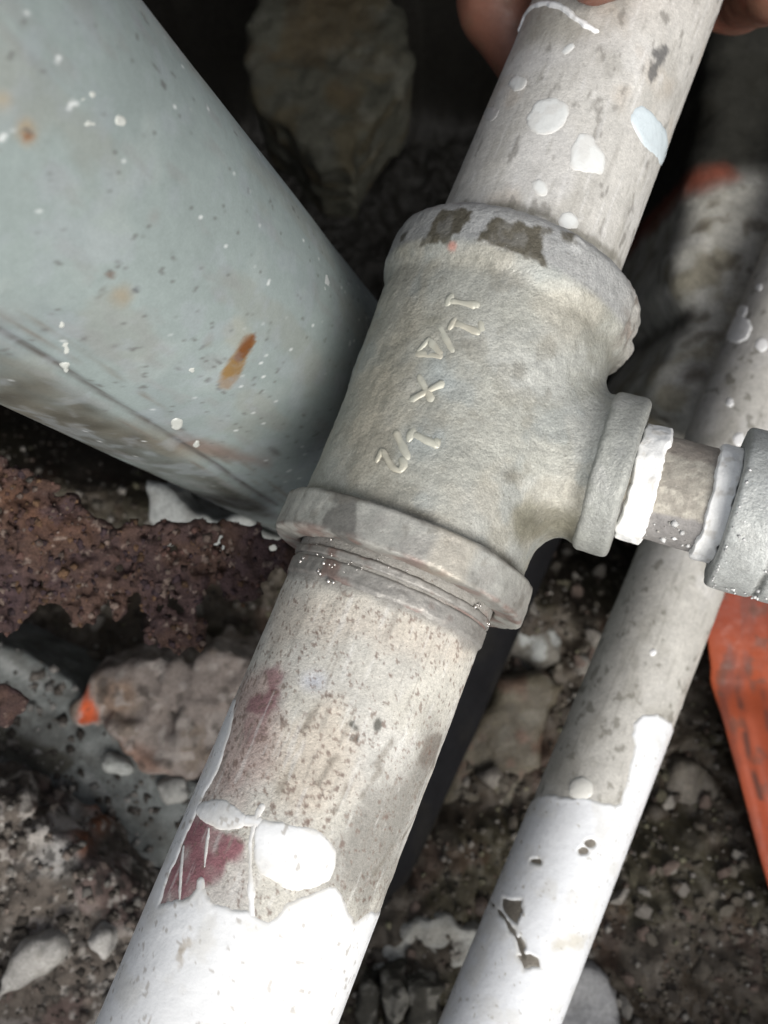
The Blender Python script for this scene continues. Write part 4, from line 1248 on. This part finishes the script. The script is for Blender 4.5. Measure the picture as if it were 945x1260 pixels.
def sd_coup(P):
    v, rb, ang = rot_branch(P)
    a = rbox(rb - 16.6, np.abs(v - 62.6) - 4.6, .8)
    b_ = rbox(rb - 15.4, np.abs(v - 84) - 20, 1.0)
    out = smin(a, b_, .8)
    g = rbox(rb - 16.6, np.abs(v - 74.2) - 6.6, .9)
    out = np.minimum(out, g)
    out = np.maximum(out, 11.0 - rb)
    near = np.abs(out) < 2
    out[near] += .10 * fbm(P[near], 2.4, 3, 191) + .2 * fbm(P[near], 8, 2, 192)
    return out
def coup_c(Vl):
    V = wt(Vl)
    c = np.zeros_like(V) + np.array([.36, .372, .357])
    c = mix(c, (.43, .44, .42), smooth(0, .5, fbm(V, 7, 3, 195)) * .6)
    c = mix(c, (.28, .285, .27), smooth(.1, .5, fbm(V, 4, 3, 196)) * .5)
    v, rb, _ = rot_branch(Vl)
    return mix(c, (.12, .12, .11), smooth(.8, .2, np.abs(v - 67.4)) * .5)
Vc, Fc_ = surface_nets(sd_coup, (SB - 26, 47, -12), (SB + 20, 106, 46), .6)
coup = mesh_obj('coupling', wt(Vc), Fc_, M_cast, run, coup_c(Vc))
fl = []
for k in range(40):
    q = br.pos(np.array([58.9 + rng.choice([0, 1]) * rng.uniform(0, 12)]), np.array([sgn * rng.uniform(-6, 12)]), np.array([5.75]))[0] if k < 26 else br.pos(np.array([rng.uniform(58, 72)]), np.array([sgn * rng.uniform(12.5, 14.5)]), np.array([5.8]))[0]
    fl.append((*q, rng.uniform(.15, .5)))
crumbs('plaster_flecks', fl, M_tape, [(.75, .75, .73)], coup)

# ------------------------------------------------------------------ the hand gripping the upper pipe
def hp(s, th, r):
    """point round the pipe: s along it, th degrees from the camera side (positive right), r from the axis"""
    t = math.radians(th)
    return Pm + s * d0 + r * (math.cos(t) * n0 + math.sin(t) * e0)
chains = []
S0 = -219.0
tip_s, tip_t = mp_.hit(722, 9)
tip_s -= 2.6
for k, (ds, f) in enumerate([(0, .95), (-18.5, 1.0), (-36.5, .97), (-53.5, .82)]):
    s = S0 + ds
    st = tip_s + ds
    pts = [hp(s - 1, 182, 34), hp(s, 132, 36.5 * (.96 + .04 * f)), hp(s + .3 * (st - s), 88, 33.0), hp(s + .38 * (st - s), 42, 31.5), hp(st, [-17, -26, -20, 4][k], 28.4)]
    rad = [10.2 * f, 9.6 * f, 8.8 * f, 8.0 * f, 6.9 * f]
    chains.append((pts, rad))
wrist = hp(-226, 255, 105)
fore = hp(-245, 258, 260)
palm = [hp(S0 - 6, 190, 38), hp(S0 - 24, 190, 40), hp(S0 - 44, 190, 39), hp(S0 - 12, 228, 52), hp(S0 - 38, 228, 54), wrist]
tb = at(580, -190, 285); t1 = at(596, -80, 272); t2 = at(614, 10, 266); t3 = at(654, 92, 266)
def seg(P, a, b, ra, rb):
    pa_, ba = P - a, b - a
    t = np.clip((pa_ @ ba) / (ba @ ba), 0, 1)
    return np.linalg.norm(pa_ - t[..., None] * ba, axis=-1) - (ra + (rb - ra) * t)
def sd_hand(P):
    pd = 1e3
    prs = [(0, 1, 12, 12), (1, 2, 12, 11), (0, 3, 12, 14), (2, 4, 11, 14), (1, 3, 12, 14), (1, 4, 12, 14), (3, 4, 14, 14), (3, 5, 14, 22), (4, 5, 14, 22)]
    pd = None
    for a, b_, ra, rb in prs:
        q = seg(P, palm[a], palm[b_], ra, rb)
        pd = q if pd is None else smin(pd, q, 8)
    pd = smin(pd, seg(P, wrist, fore, 24, 34), 10)
    fing = None
    for pts, rad in chains:
        f_ = None
        for i in range(4):
            q = seg(P, pts[i], pts[i + 1], rad[i], rad[i + 1])
            f_ = q if f_ is None else smin(f_, q, 2.5)
        fing = f_ if fing is None else smin(fing, f_, .8)
    th_ = smin(smin(seg(P, tb, t1, 14, 10.5), seg(P, t1, t2, 10.5, 10.0), 3), seg(P, t2, t3, 10.0, 7.5), 3)
    th_ = smin(th_, seg(P, palm[3], tb, 15, 14), 6)
    out = smin(smin(pd, fing, 4), th_, 5)
    near = np.abs(out) < 1.5
    out[near] += .18 * fbm(P[near], 4, 3, 201)
    # the flesh stops at the pipe
    q = P - Pm
    rr = np.linalg.norm(q - (q @ d0)[..., None] * d0, axis=-1)
    return np.maximum(out, 21.05 - rr)
allp = np.array([p for pts, _ in chains for p in pts] + palm + [tb, t1, t2, t3])
Vh, Fh = surface_nets(sd_hand, allp.min(0) - 26, allp.max(0) + 26, 1.25)
Ch = np.zeros_like(Vh) + np.array([.17, .075, .05])
Ch = mix(Ch, (.18, .06, .042), smooth(0, .6, fbm(Vh, 10, 3, 205)) * .6)
Ch = mix(Ch, (.13, .07, .045), smooth(.1, .6, fbm(Vh, 5, 3, 206)) * .5)
hand = mesh_obj('hand', Vh, Fh, M_skin, None, Ch, origin=hp(S0 - 24, 190, 40))
tag(hand, 'bare hand at the top edge gripping the upper pipe', 'hand')
